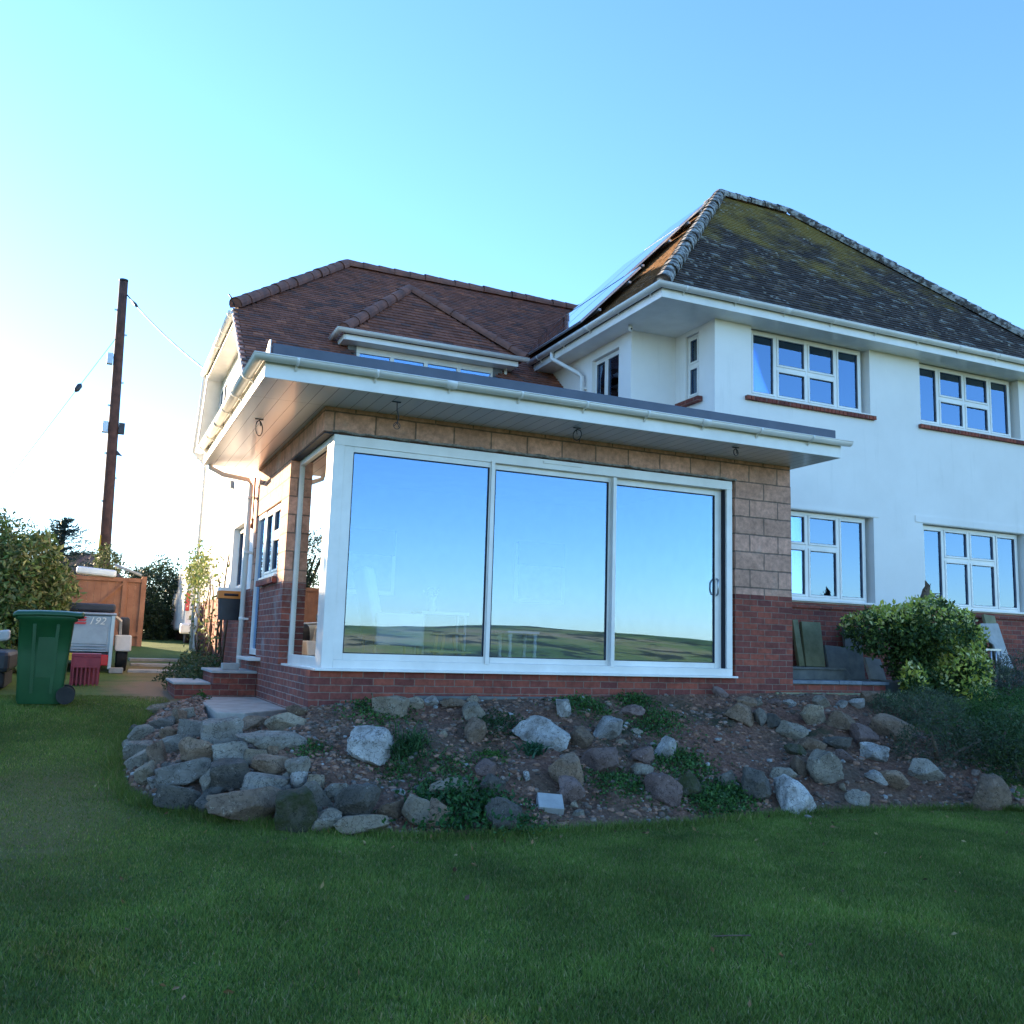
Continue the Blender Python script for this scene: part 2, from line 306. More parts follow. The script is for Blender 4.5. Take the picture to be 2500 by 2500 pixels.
def mat_ground():
    m, n, p = _mat('lawn_and_fields'); po = posco(n)
    near = ramp(n, noisetex(n, 1.3, 6, .65, po), [(.3, (.055, .090, .018)), (.7, (.10, .150, .032))])
    near = mix(n, near, ramp(n, noisetex(n, 70, 4, .7, po), [(.3, .5), (.7, 1.3)]), 1.0, 'MULTIPLY')
    # worn earth on the way to the side path
    def blob(x, y, sx, sy):
        a = n.nodes.new('ShaderNodeVectorMath'); a.operation = 'SUBTRACT'; n.links.new(po, a.inputs[0]); a.inputs[1].default_value = (x, y, 0)
        b = n.nodes.new('ShaderNodeVectorMath'); b.operation = 'MULTIPLY'; n.links.new(a.outputs[0], b.inputs[0]); b.inputs[1].default_value = (1/sx, 1/sy, 0)
        l = n.nodes.new('ShaderNodeVectorMath'); l.operation = 'LENGTH'; n.links.new(b.outputs[0], l.inputs[0])
        s_ = n.nodes.new('ShaderNodeMath'); s_.operation = 'MULTIPLY_ADD'; n.links.new(noisetex(n, 2.2, 6, .7, po), s_.inputs[0]); s_.inputs[1].default_value = 1.3; n.links.new(l.outputs['Value'], s_.inputs[2]); return s_.outputs[0]
    for (x, y, sx, sy, k) in ((-1.25, 4.6, .75, 2.2, .95), (-1.2, 8.2, .6, 2.4, .6), (-2.4, -1.2, .8, 2.0, .4), (-3.0, -3.2, 1.2, .8, .22)):
        near = mix(n, near, (.25, .15, .085), ramp(n, blob(x, y, sx, sy), [(1.15, k), (1.7, 0)]) if False else ramp(n, _sc(n, blob(x, y, sx, sy), .5), [(.55, k), (.85, 0)]))
    far = ramp(n, noisetex(n, .025, 4, .6, po), [(.38, (.11, .20, .05)), (.5, (.26, .31, .09)), (.62, (.42, .34, .17))])
    far = mix(n, far, (.02, .032, .013), ramp(n, noisetex(n, .06, 5, .7, po), [(.52, 0), (.56, .9)]))
    l = n.nodes.new('ShaderNodeVectorMath'); l.operation = 'LENGTH'; n.links.new(po, l.inputs[0])
    c = mix(n, near, far, ramp(n, _sc(n, l.outputs['Value'], .01), [(.28, 0), (.40, 1)]))
    n.links.new(c, p.inputs['Base Color']); p.inputs['Roughness'].default_value = .95; p.inputs['Specular IOR Level'].default_value = .2
    bump(n, p, noisetex(n, 90, 4, .7, po), .5, .02); return m
def _sc(n, v, k):
    q = n.nodes.new('ShaderNodeMath'); q.operation = 'MULTIPLY'; n.links.new(v, q.inputs[0]); q.inputs[1].default_value = k; return q.outputs[0]
M['ground'] = mat_ground()

# ------------------------------------------------------------------ ground
PY = [-2500, -700, -420, -250, -140, -80, -45, -25, -12, -6, -2.2, 0, 1.2, 2.6, 5, 8, 14, 25, 200, 3000]
PZ = [10, 10, 5, -2, -9, -7, -4, -2.2, -1.27, -1.22, -1.2, -.97, -.82, -.52, -.44, -.36, .03, .3, .3, .3]
def gz(x, y):
    z = float(np.interp(y, PY, PZ))
    if y < -100:
        k = min(1, (-100-y)/200.); z += k*(22*noise.noise(Vector((x*.0032+3.1, y*.002, .3)))+6*noise.noise(Vector((x*.012, y*.006, 1.3))))
    if x < -15 and y < 30: z += min(6, (-15-x)*.03)
    return z + .02*noise.noise(Vector((x*.7, y*.7, 0)))
def ax(near, step, far, g=1.35):
    a = list(np.arange(near[0], near[1]+1e-6, step)); s_ = step; v = a[-1]; out = []
    while v < far: s_ *= g; v += s_; out.append(v)
    s_ = step; v = a[0]; lo = []
    while v > -far: s_ *= g; v -= s_; lo.append(v)
    return lo[::-1]+a+out
gx = ax((-10, 14), .3, 2600, 1.16); gy = ax((-12, 16), .3, 2600, 1.13)
vs = [(x, y, gz(x, y)) for y in gy for x in gx]; nx = len(gx)
fs = [(j*nx+i, j*nx+i+1, (j+1)*nx+i+1, (j+1)*nx+i) for j in range(len(gy)-1) for i in range(nx-1)]
g = MB(); g.add(vs, fs, True); ground = g.build('ground', M['ground'], uv=False); tag(ground, kind='structure')
G_BVH = BVHTree.FromPolygons([Vector(v) for v in vs], fs)

PAIR = [((-.72, 3.12, -.47), (-.72, 3.05, -.47)), ((-1.35, 2.4, -.62), (-.85, 2.4, -.48)), ((-1.72, 1.12, -.84), (-.97, 1.2, -.5)), ((-1.78, .1, -.96), (-1.0, .45, -.53)),
        ((-1.72, -.9, -1.08), (-.8, .32, -.54)), ((-1.26, -1.5, -1.16), (-.5, .2, -.5)), ((-.64, -1.97, -1.2), (-.1, -.08, -.37)), ((.22, -2.42, -1.22), (.6, -.08, -.31)),
        ((1.59, -2.56, -1.22), (1.8, -.08, -.28)), ((2.84, -2.5, -1.22), (3, -.08, -.25)), ((4.35, -2.36, -1.22), (4.5, -.08, -.21)), ((6.0, -2.6, -1.21), (6.1, -.08, -.18)),
        ((6.7, -3.0, -1.2), (7.7, .02, -.18)), ((8, -3.25, -1.2), (9, .1, -.1)), ((11, -3.4, -1.2), (12, .1, -.02)), ((17, -3.6, -1.2), (18, .1, .1))]
def cr(pts, t):
    i = int(t); i = min(i, len(pts)-2); f = t-i; P = [Vector(pts[max(0, min(len(pts)-1, i+k))]) for k in (-1, 0, 1, 2)]
    return .5*((2*P[1])+(P[2]-P[0])*f+(2*P[0]-5*P[1]+4*P[2]-P[3])*f*f+(3*P[1]-P[0]-3*P[2]+P[3])*f**3)
BA = [a for a, b in PAIR]; CR = [b for a, b in PAIR]
def bankp(t, s_):
    a = cr(BA, t); b = cr(CR, t); steep = max(0, min(1, (6.5-t)/2)); e = .9-.35*steep
    p = a.lerp(b, s_); z = a.z+(b.z-a.z)*(s_**e); edge = min(1, s_*6, (1-s_)*8)
    p.x += edge*.05*noise.noise(Vector((t*4, s_*4, 2))); nz = noise.noise(Vector((p.x*1.4, p.y*1.4, 0)))*.10+noise.noise(Vector((p.x*5, p.y*5, 4)))*.035+noise.noise(Vector((p.x*16, p.y*16, 4)))*.018
    p.z = z+edge*nz-(.05 if s_ == 0 else 0); return p
def loft(t0, t1, nt_, ns, name, mat):
    vs = [bankp(t0+(t1-t0)*i/nt_, j/ns) for i in range(nt_+1) for j in range(ns+1)]
    fs = [(i*(ns+1)+j, (i+1)*(ns+1)+j, (i+1)*(ns+1)+j+1, i*(ns+1)+j+1) for i in range(nt_) for j in range(ns)]
    m = MB(); m.add(vs, fs, True); o = m.build(name, mat, uv=False); tag(o, kind='structure'); return [Vector(v) for v in vs], fs
bv, bf = loft(0, 11.8, 300, 60, 'stony_bank', M['soil'])
bv2, bf2 = loft(11.8, 15, 70, 40, 'grass_slope', M['ground'])
BVH = BVHTree.FromPolygons(bv+bv2, bf+[tuple(i+len(bv) for i in f) for f in bf2])
def hit(x, y):
    d = ray(x, y).normalized(); a = BVH.ray_cast(CAM, d); b = G_BVH.ray_cast(CAM, d)
    c = [q for q in (a, b) if q[0] is not None]
    q = min(c, key=lambda q: q[3]) if c else (CAM+d*12, Vector((0, 0, 1)), 0, 12)
    n = q[1] if q[1].z > 0 else -q[1]; return q[0], n

# ------------------------------------------------------------------ house
H = thing('house', (0, 0, -.3), 'white two storey house with tiled hip roofs and an unfinished block and brick extension', 'house')
def wall(m, plane, fixed, th, a0, a1, z0, z1, holes):
    aa = sorted({a0, a1, *[h[0] for h in holes], *[h[1] for h in holes]}); zz = sorted({z0, z1, *[h[2] for h in holes], *[h[3] for h in holes]})
    aa = [a for a in aa if a0 <= a <= a1]; zz = [z for z in zz if z0 <= z <= z1]
    for i in range(len(aa)-1):
        for j in range(len(zz)-1):
            ca = (aa[i]+aa[i+1])/2; cz_ = (zz[j]+zz[j+1])/2
            if any(h[0] < ca < h[1] and h[2] < cz_ < h[3] for h in holes): continue
            if plane == 'Y': m.box(aa[i], aa[i+1], min(fixed, fixed+th), max(fixed, fixed+th), zz[j], zz[j+1])
            else: m.box(min(fixed, fixed+th), max(fixed, fixed+th), aa[i], aa[i+1], zz[j], zz[j+1])
XE0, XE1 = -.11, 6.06
# extension brick lower part, block upper part
m = MB()
m.box(XE0, XE1, 0, .22, -.75, -.012)                       # plinth under doors
m.box(5.165, XE1, 0, .22, -.012, 1.03)
m.box(XE1-.22, XE1, .22, 1.5, -.75, 1.03)
m.build('brick_wall', M['brick'], H)
m = MB()
wall(m, 'X', XE0, .22, .22, 4.3, -.75, .98, [(.2, 1.77, -.012, 2), (2.26, 3.43, 1.10, 2), (3.43, 4.12, .03, 2)])
m.build('brick_wall', M['brickpatchy'], H)
m = MB()
m.box(XE0, XE1, 0.012, .22, 2.47, 2.75)
m.box(5.165, XE1, .003, .22, 1.03, 2.47)
m.box(XE1-.22, XE1, .22, 1.5, 1.03, 2.75)
wall(m, 'X', XE0+.003, .217, .22, 4.3, .98, 2.75, [(.2, 1.77, .9, 2.47), (2.26, 3.43, .9, 2.03), (3.43, 4.12, .9, 2.03)])
blk = m.build('block_wall', M['block'], H)
# rough mortar bead over the frame
m = MB(); pts = []
for i in range(90):
    x = -.02+5.2*i/89; pts.append((x, -.004+.004*math.sin(i), 2.478+.016*noise.noise(Vector((x*6, 0, 0)))+.01*noise.noise(Vector((x*19, 2, 0)))))
m.tube(pts, [.012+.016*abs(noise.noise(Vector((i*.4, 1, 5)))) for i in range(90)], 6); m.build('mortar_bead', M['mortar'], blk)
m = MB(); m.box(1.0, XE1+.04, -.10, -.002, -.42, -.255); m.build('concrete_footing', M['slab'], H, bevel=.01)
# interior of the garden room
m = MB(); m.box(.13, 5.84, .25, 4.2, -.05, .095); m.build('room_floor', M['floor'], H)
m = MB(); m.box(.115, 5.83, 4.2, 4.3, .1, 2.7); m.box(5.74, 5.83, .3, 4.19, .1, 2.7); m.box(.115, .20, 1.85, 2.2, .1, 2.7); m.build('room_wall', M['interior'], H)
m = MB(); m.box(.115, 5.83, .24, 4.3, 2.66, 2.72); m.build('room_ceiling', M['interior'], H)
# windows on the far side of the room: opaque pale panes paint in the daylight, plus a blind
for x0, x1 in ((.9, 2.0), (4.0, 4.9)):
    m = MB(); m.box(x0, x1, 4.17, 4.195, 1.0, 1.95); f = m.build('inner_window', M['upvc'], H)
    m = MB(); m.box(x0+.06, x1-.06, 4.15, 4.168, 1.06, 1.6); m.build('pane', M['paleslab'], f)
    m = MB(); m.box(x0+.03, x1-.03, 4.10, 4.14, 1.6, 1.98); m.build('blind', M['slate'], f)

# sliding doors and corner window
SD = MB()
SD.box(0, 5.12, 0, .14, 2.34, 2.45); SD.box(0.12, 5.12, 0, .14, .012, .10); SD.box(5.035, 5.12, 0, .14, .10, 2.34)
SD.box(0, .12, 0, .12, .012, 2.34)
frame = SD.build('sliding_door', M['upvc'], H, bevel=.004)
m = MB(); m.box(-.075, 5.15, -.075, .14, -.012, .012); m.box(-.075, .08, .14, 2.3, -.012, .012); m.build('sill', M['upvc'], frame, bevel=.004)
def panel(x0, x1, y, lw, rw, z0=.10, z1=2.34, b=.065, t=.05, gp=True):
    m = MB(); d = .045; m.box(x0, x0+lw, y, y+d, z0, z1); m.box(x1-rw, x1, y, y+d, z0, z1); m.box(x0+lw, x1-rw, y, y+d, z0, z0+b); m.box(x0+lw, x1-rw, y, y+d, z1-t, z1)
    o = m.build('door_panel', M['upvc'], frame, bevel=.004)
    g_ = MB(); g_.box(x0+lw-.01, x1-rw+.01, y+.018, y+.022, z0+b-.01, z1-t+.01); g_.build('pane', M['glass'], frame)
    k = MB()
    k.box(x0+lw-.001, x0+lw+.007, y-.001, y+.017, z0+b, z1-t); k.box(x1-rw-.007, x1-rw+.001, y-.001, y+.017, z0+b, z1-t); k.box(x0+lw+.007, x1-rw-.007, y-.001, y+.017, z0+b-.001, z0+b+.007); k.box(x0+lw+.007, x1-rw-.007, y-.001, y+.017, z1-t-.007, z1-t+.001)
    k.build('gasket', M['dark'], frame)
panel(.12, 1.84, .012, .10, .055, b=.07, t=.06)
panel(1.80, 3.43, .060, .08, .075, t=.065)
panel(3.38, 5.02, .095, .09, .10, t=.075)
m = MB(); m.box(5.02, 5.034, .03, .10, .10, 2.34); m.box(1.842, 1.856, .03, .058, .10, 2.34); m.box(3.432, 3.446, .07, .093, .10, 2.34); m.build('track_gap', M['dark'], frame)
for q_ in ((1.80, 1.845, -.012, .011, .085, 2.36), (3.385, 3.432, -.006, .058, .085, 2.33)): m = MB(); m.box(*q_); m.build('interlock', M['upvc'], frame, bevel=.003)
m = MB(); m.box(2.45, 2.95, -.012, -.001, 2.40, 2.43); m.build('trickle_vent', M['upvc'], frame, bevel=.003)
for sx in (4.945,):
    m = MB(); pts = [(sx, .09, 1.21), (sx-.012, .045, 1.19), (sx-.02, .03, 1.15), (sx-.02, .028, 1.06), (sx-.012, .045, 1.02), (sx, .09, 1.0)]; m.tube(pts, .011, 8)
    m.build('door_handle', M['steel'], frame)
    m = MB(); m.box(sx-.018, sx+.018, .086, .094, .98, 1.23); m.build('handle_plate', M['upvc'], frame, bevel=.003)
# corner side window
m = MB(); m.box(0, .12, .12, .30, .012, 2.45); m.box(0, .12, 1.715, 1.77, .012, 2.45); m.box(0, .12, .30, 1.715, .012, .12); m.box(0, .12, .30, 1.715, 2.385, 2.45)
cw = m.build('corner_window', M['upvc'], H, bevel=.004)
m = MB(); m.box(.028, .032, .29, 1.725, .11, 2.395); m.build('pane', M['glass_side'], cw)
m = MB(); m.box(-.045, .0, 1.772, 1.79, .0, 2.47); m.box(-.10, .04, .02, 1.79, 2.452, 2.468); m.build('cavity_gap', M['dark'], cw)
# small side window + side door
sw = MB(); X = -.09
def casement(name, plane, fix, dirn, a0, a1, z0, z1, mull, trans, parent=H, fw=.045, sill=True, glass='glass2', sillw=.12, panes=None, curtain=None, cill_brick=None):
    """mull: inner mullion positions; trans: {cell index: transom z}"""
    m = MB()
    def B(mm, p0, p1, q0, q1, d0, d1):
        lo, hi = sorted((fix+dirn*d0, fix+dirn*d1))
        if plane == 'Y': mm.box(p0, p1, lo, hi, q0, q1)
        else: mm.box(lo, hi, p0, p1, q0, q1)
    B(m, a0, a0+fw, z0, z1, 0, .07); B(m, a1-fw, a1, z0, z1, 0, .07); B(m, a0+fw, a1-fw, z0, z0+fw, 0, .07); B(m, a0+fw, a1-fw, z1-fw, z1, 0, .07)
    edges = [a0+fw]+[v for x in mull for v in (x-.022, x+.022)]+[a1-fw]
    for x in mull: B(m, x-.022, x+.022, z0+fw, z1-fw, .0, .07)
    cells = []
    for i in range(0, len(edges), 2):
        l, r_ = edges[i], edges[i+1]; zt = trans.get(i//2)
        if zt: B(m, l, r_, zt-.028, zt+.028, 0, .07); cells += [(l, r_, z0+fw, zt-.028), (l, r_, zt+.028, z1-fw)]
        else: cells.append((l, r_, z0+fw, z1-fw))
    o = m.build(name, M['upvc'], parent, bevel=.004)
    s2 = MB(); gk = MB(); gl = MB(); cw_ = .032
    for (l, r_, b, t) in cells:
        B(s2, l, l+cw_, b, t, -.012, .05); B(s2, r_-cw_, r_, b, t, -.012, .05); B(s2, l+cw_, r_-cw_, b, b+cw_, -.012, .05); B(s2, l+cw_, r_-cw_, t-cw_, t, -.012, .05)
        L, Rr, Bb, T = l+cw_, r_-cw_, b+cw_, t-cw_
        B(gk, L, L+.006, Bb, T, -.004, .02); B(gk, Rr-.006, Rr, Bb, T, -.004, .02); B(gk, L+.006, Rr-.006, Bb, Bb+.006, -.004, .02); B(gk, L+.006, Rr-.006, T-.006, T, -.004, .02)
        g1 = MB(); B(g1, L, Rr, Bb, T, .021, .025); g1.build('pane', M[glass], o)
    s2.build('sash', M['upvc'], o, bevel=.005); gk.build('gasket', M['leadgrey'], o)
    if sill:
        s3 = MB(); B(s3, a0-.0, a1+.0, z0-.035, z0-.002, -sillw, .05); s3.build('sill', M['upvc'], o, bevel=.006)
    tv = MB(); B(tv, a1-.45, a1-.15, z1-.03, z1-.012, -.008, -.001); tv.build('trickle_vent', M['upvc'], o)
    if curtain:
        for (c0, c1) in curtain:
            k = MB(); n_ = 40; ptsA = []
            for i in range(n_+1):
                a = c0+(c1-c0)*i/n_; d = .2+.03*math.sin(i*1.3)+.012*math.sin(i*2.9+1); ptsA.append((a, d))
            vs_ = []
            for z in (z0+.02, z1-.03):
                for a, d in ptsA: vs_.append((a, fix+dirn*d, z) if plane == 'Y' else (fix+dirn*d, a, z))
            k.add(vs_, [(i, i+1, n_+2+i, n_+1+i) for i in range(n_)], True); co = k.build('curtain', M['curtain'], o)
            sol = co.modifiers.new('s', 'SOLIDIFY'); sol.thickness = .004
    return o
casement('side_window', 'X', -.075, 1, 2.26, 3.43, 1.10, 2.02, [2.85], {0: 1.62}, sillw=.07, curtain=[(2.95, 3.35)])
m = MB(); m.box(-.17, -.112, 2.2, 3.45, .985, 1.06); m.build('brick_sill', M['brick'], H)
m = MB(); m.box(-.09, -.02, 3.43, 3.50, .07, 2.02); m.box(-.09, -.02, 4.06, 4.12, .07, 2.02); m.box(-.09, -.02, 3.50, 4.06, 1.96, 2.02); m.box(-.09, -.02, 3.50, 4.06, .07, .15)
dr = m.build('side_door', M['upvc'], H, bevel=.004)
m = MB(); m.box(-.055, -.05, 3.49, 4.07, .14, 1.97); m.build('pane', M['glass2'], dr)
m = MB(); m.box(-.26, -.02, 3.02, 4.14, .0, .045); m.build('sill', M['upvc'], dr, bevel=.008)
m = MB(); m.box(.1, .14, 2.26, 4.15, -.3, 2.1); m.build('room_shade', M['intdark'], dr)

# soffit, fascia, flat roof, gutters of the extension
FX0, FX1, FY0, FY1, ZS, ZF = -.86, 6.17, -.77, 4.33, 2.75, 2.93
m = MB()
m.add([(FX0, FY0, ZS), (XE0+.05, .05, ZS), (XE0+.05, FY1, ZS), (FX0, FY1, ZS)], [(0, 1, 2, 3)])
m.add([(FX0, FY0, ZS), (FX1, FY0, ZS), (FX1, 1.5, ZS), (XE1-.1, 1.5, ZS), (XE1-.1, .05, ZS), (XE0+.05, .05, ZS)], [(0, 1, 2, 3, 4, 5)])
sof = m.build('soffit', M['soffit'], H)
# run the board joints along the left edge
uvl = sof.data.uv_layers[0].data
md = sof.modifiers.new('s', 'SOLIDIFY'); md.thickness = .01; md.offset = -1
m = MB(); m.box(FX0-.02, FX1+.01, FY0-.02, FY0-.001, ZS-.012, ZF); m.box(FX0-.02, FX0-.001, FY0-.001, FY1, ZS-.012, ZF); m.box(FX1-.009, FX1+.01, FY0-.001, 1.49, ZS-.012, ZF); m.box(FX0-.001, XE0-.1, FY1-.02, FY1-.001, ZS-.01, ZF)
m.build('fascia', M['upvc'], H, bevel=.003)
m = MB(); m.box(FX0+.0, FX1-.012, FY0+.0, 2.9, ZF-.15, ZF+.05); m.box(FX0, .2, 2.9, FY1-.03, ZF-.15, ZF+.05); fr = m.build('flat_roof', M['slate'], H)
m = MB(); m.box(FX0+.05, FX1-.02, FY0+.03, FY0+.10, ZF+.05, ZF+.168); m.box(FX0+.05, FX0+.12, FY0+.10, FY1-.05, ZF+.05, ZF+.10); m.build('roof_edge_trim', M['slate'], fr, bevel=.01)
m = MB(); m.add([(FX0+.03, FY0+.02, ZF+.05), (FX0+.03, FY0+.35, ZF+.05), (FX0+.03, FY0+.11, ZF+.195), (FX0+.03, FY0+.02, ZF+.195)], [(0, 1, 2, 3)]); o_ = m.build('trim_end_cap', M['upvc'], fr); o_.modifiers.new('s', 'SOLIDIFY').thickness = .012
def gutter(path, rad, name='gutter', brk=None, parent=H, down=(0, 0, -1)):
    """half-round trough swept along a path"""
    m = MB(); P = [Vector(p) for p in path]; n = 8
    rings = []
    for i, p in enumerate(P):
        d1 = (P[i]-P[i-1]).normalized() if i else (P[1]-P[0]).normalized(); d2 = (P[i+1]-P[i]).normalized() if i < len(P)-1 else d1
        s1 = d1.cross(Vector((0, 0, 1))); s2_ = d2.cross(Vector((0, 0, 1))); s_ = (s1+s2_).normalized(); s_ = s_/max(.3, s_.dot(s1.normalized()))
        rings.append([p+s_*math.cos(math.pi*k/n)*rad-Vector((0, 0, 1))*math.sin(math.pi*k/n)*rad for k in range(n+1)])
    base = [v for r_ in rings for v in r_]; m.add(base, [(i*(n+1)+k, i*(n+1)+k+1, (i+1)*(n+1)+k+1, (i+1)*(n+1)+k) for i in range(len(P)-1) for k in range(n)], True)
    m.add(rings[0], [list(range(n+1))]); m.add(rings[-1], [list(range(n+1))])
    # rolled front lip
    for side in (0, -1): m.tube([r_[side] for r_ in rings], .007, 6)
    o = m.build(name, M['upvc'], parent); sm = o.modifiers.new('s', 'SOLIDIFY'); sm.thickness = .004
    return o
def brackets(gut, a, b, step, rad, back):
    a = Vector(a); b = Vector(b); d = b-a; L = d.length; d.normalize(); s_ = d.cross(Vector((0, 0, 1))).normalized(); bk = Vector(back); k = 0; q = step*.45
    while q < L:
        p = a+d*q; m = MB(); wd = .055 if k % 4 == 2 else .014; prev = None
        arc = [p+s_*math.cos(math.pi*j/10)*(rad+.007)-Vector((0, 0, 1))*math.sin(math.pi*j/10)*(rad+.007) for j in range(11)]
        vs_ = [v+d*e for v in arc for e in (-wd, wd)]; m.add(vs_, [(2*j, 2*j+1, 2*j+3, 2*j+2) for j in range(10)], True)
        m.bar(p-Vector((0, 0, rad*.75))+bk*.01, p-Vector((0, 0, rad+.045))+bk*rad*1.1, .018, .012)
        o = m.build('gutter_bracket', M['upvc'], gut); o.modifiers.new('s', 'SOLIDIFY').thickness = .006; q += step; k += 1
gy0 = FY0-.02-.062; gx0 = FX0-.02-.062; gzz = ZF+.005
gt = gutter([(gx0, FY1-.05, gzz), (gx0, gy0, gzz), (FX1+.10, gy0, gzz)], .058)
brackets(gt, (gx0, gy0, gzz), (FX1, gy0, gzz), .78, .058, (0, 1, 0)); brackets(gt, (gx0, FY1-.1, gzz), (gx0, gy0, gzz), .8, .058, (1, 0, 0))
# loose cables waiting for soffit lights
def cableloop(p, r_, loop, ln):
    p = Vector(p); m = MB(); a = random.uniform(0, 3)
    if loop:
        pts = [p+Vector((0, 0, .01))]+[p+Vector((math.sin(t)*r_*math.cos(a), math.sin(t)*r_*math.sin(a), -r_-.02+math.cos(t)*r_)) for t in np.linspace(.1, 6.5, 24)]; pts.append(pts[-1]+Vector((.01, .0, -.05)))
        m.tube(pts, .006, 6)
    else:
        pts = [p+Vector((0, 0, .01)), p+Vector((.004, 0, -ln*.4)), p+Vector((.03, .01, -ln*.7)), p+Vector((.01, 0, -ln))]; m.tube(pts, .006, 6)
        m.tube([pts[-1], pts[-1]+Vector((.03, 0, -.05))], .004, 5); m.tube([pts[-1], pts[-1]+Vector((-.03, .01, -.04))], .004, 5)
        m.tube([pts[-1]+Vector((math.sin(t)*.035, 0, math.cos(t)*.035-.03)) for t in np.linspace(0, 6.2, 14)], .004, 5)
    m.box(p.x-.05, p.x+.04, p.y-.012, p.y+.012, p.z-.006, p.z+.004); m.build('soffit_cable', M['cable'], sof)
cableloop((-.63, 1.0, ZS-.012), .085, True, 0); cableloop((.50, -.55, ZS-.012), 0, False, .22); cableloop((2.62, -.5, ZS-.012), .06, True, .2); cableloop((4.72, -.6, ZS-.012), .04, True, .1)

# ---- main wing (right)
YM = 1.5; XM = 14.0; XL = 5.14
holes = [(6.62, 8.98, 4.16, 5.24), (10.08, 12.45, 4.16, 5.24), (6.0, 8.99, 1.12, 2.48), (10.05, 12.45, 1.12, 2.48)]
m = MB(); wall(m, 'Y', YM, .25, 5.95, XM, 1.08, 5.26, holes)
wall(m, 'X', 5.95, .25, YM+.25, 2.54, 2.9, 5.26, [(1.91, 2.26, 4.13, 5.16)])
wall(m, 'Y', 2.54, .2, XL+.0, 5.95, 2.9, 5.26, [])
wall(m, 'X', XL, .2, 2.74, 8.5, 2.9, 5.26, [(2.92, 3.80, 4.1, 5.07)])
m.box(XM-.25, XM, YM+.25, 8.5, -.2, 5.26); m.box(XL+.2, XM-.25, 8.3, 8.5, 1, 5.26)
rw = m.build('rendered_wall', M['render'], H)
m = MB(); m.box(9.88, 14, YM-.012, YM-.001, 2.49, 2.60); m.box(6.06, 9.10, YM-.012, YM-.001, 2.49, 2.53); m.build('render_bead', M['render'], rw)
m = MB(); m.box(XE1+.001, XM, YM+.005, YM+.24, -.6, 1.08); m.build('brick_plinth', M['brick'], H)
m = MB(); m.box(6.1, XM, YM-.03, YM-.0, 1.0, 1.075); m.build('plinth_course', M['brick'], H)
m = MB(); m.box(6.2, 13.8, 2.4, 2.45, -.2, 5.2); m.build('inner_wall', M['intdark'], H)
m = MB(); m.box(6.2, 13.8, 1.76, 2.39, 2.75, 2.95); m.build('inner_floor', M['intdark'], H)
for (a0, a1, z0, z1, mu, zt, bs, cu) in ((6.66, 8.90, 4.17, 5.22, [7.17, 7.78, 8.37], 4.68, (6.50, 9.08, 4.06, 4.155), [(8.50, 8.8), (6.72, 6.8)]), (10.10, 12.36, 4.17, 5.22, [10.61, 11.22, 11.83], 4.68, (10.02, 12.62, 4.06, 4.155), [(11.95, 12.2), (10.2, 10.32)]),
                              (6.62, 8.92, 1.13, 2.47, [7.12, 7.74, 8.36], 1.94, None, [(6.75, 8.62)]), (10.10, 12.38, 1.13, 2.47, [10.61, 11.2, 11.83], 1.94, None, [(10.25, 12.15)])):
    casement('window', 'Y', YM+.11, 1, a0, a1, z0, z1, mu, {1: zt, 2: zt}, sill=True, sillw=.10 if bs else .17, curtain=cu)
    m = MB()
    if bs:
        for i in range(int((bs[1]-bs[0])/.0775)): m.box(bs[0]+i*.0775, bs[0]+i*.0775+.069, YM-.06, YM+.09, bs[2], bs[3]-.03)
        m.build('brick_sill', M['brick'], H, bevel=.004)
m = MB(); m.box(5.97, 6.02, 1.93, 1.97, 4.14, 5.15)
casement('window', 'X', 5.99, 1, 1.92, 2.25, 4.14, 5.15, [], {0: 4.67}, sill=False)
m = MB(); [m.box(5.86, 5.948, 1.80+i*.078, 1.87+i*.078, 4.03, 4.11) for i in range(8)]; m.build('brick_sill', M['brick'], H, bevel=.004)
casement('window', 'X', XL+.06, 1, 2.93, 3.80, 4.1, 5.06, [3.4], {}, sill=False, curtain=[(3.5, 3.75)])
# eaves of main wing
EX0, EY0, EX1, EY1, EZ = 4.80, 1.15, 14.14, 8.75, 5.24
m = MB(); m.add([(EX0, EY0, EZ), (EX1, EY0, EZ), (EX1, YM+.1, EZ), (6.1, YM+.1, EZ), (6.1, 2.7, EZ), (5.3, 2.7, EZ), (5.3, EY1, EZ), (EX0, EY1, EZ)], [(0, 1, 2, 3, 4, 5, 6, 7)])
s2 = m.build('soffit', M['upvc'], H); s2.modifiers.new('s', 'SOLIDIFY').thickness = .01
m = MB(); m.box(EX0-.02, EX1, EY0-.02, EY0, EZ-.01, EZ+.12); m.box(EX0-.02, EX0, EY0, 5.35, EZ-.01, EZ+.12); m.build('fascia', M['upvc'], H, bevel=.003)
mg = gutter([(EX0-.08, 5.40, EZ+.17), (EX0-.08, EY0-.08, EZ+.17), (EX1, EY0-.08, EZ+.17)], .060)
brackets(mg, (EX0-.08, EY0-.08, EZ+.17), (EX1, EY0-.08, EZ+.17), .9, .060, (0, 1, 0)); brackets(mg, (EX0-.08, 5.4, EZ+.17), (EX0-.08, EY0-.08, EZ+.17), .9, .060, (1, 0, 0))
m = MB(); m.tube([(4.74, 4.52, 5.36), (4.74, 4.52, 5.24), (4.80, 4.4, 5.16), (5.02, 4.06, 4.90), (5.06, 4.0, 4.84), (5.06, 4.0, 3.2)], .036, 12); dp = m.build('downpipe', M['upvc'], H)
m = MB(); m.box(5.07, 5.14, 3.97, 4.03, 4.62, 4.65); m.build('pipe_clip', M['upvc'], dp)
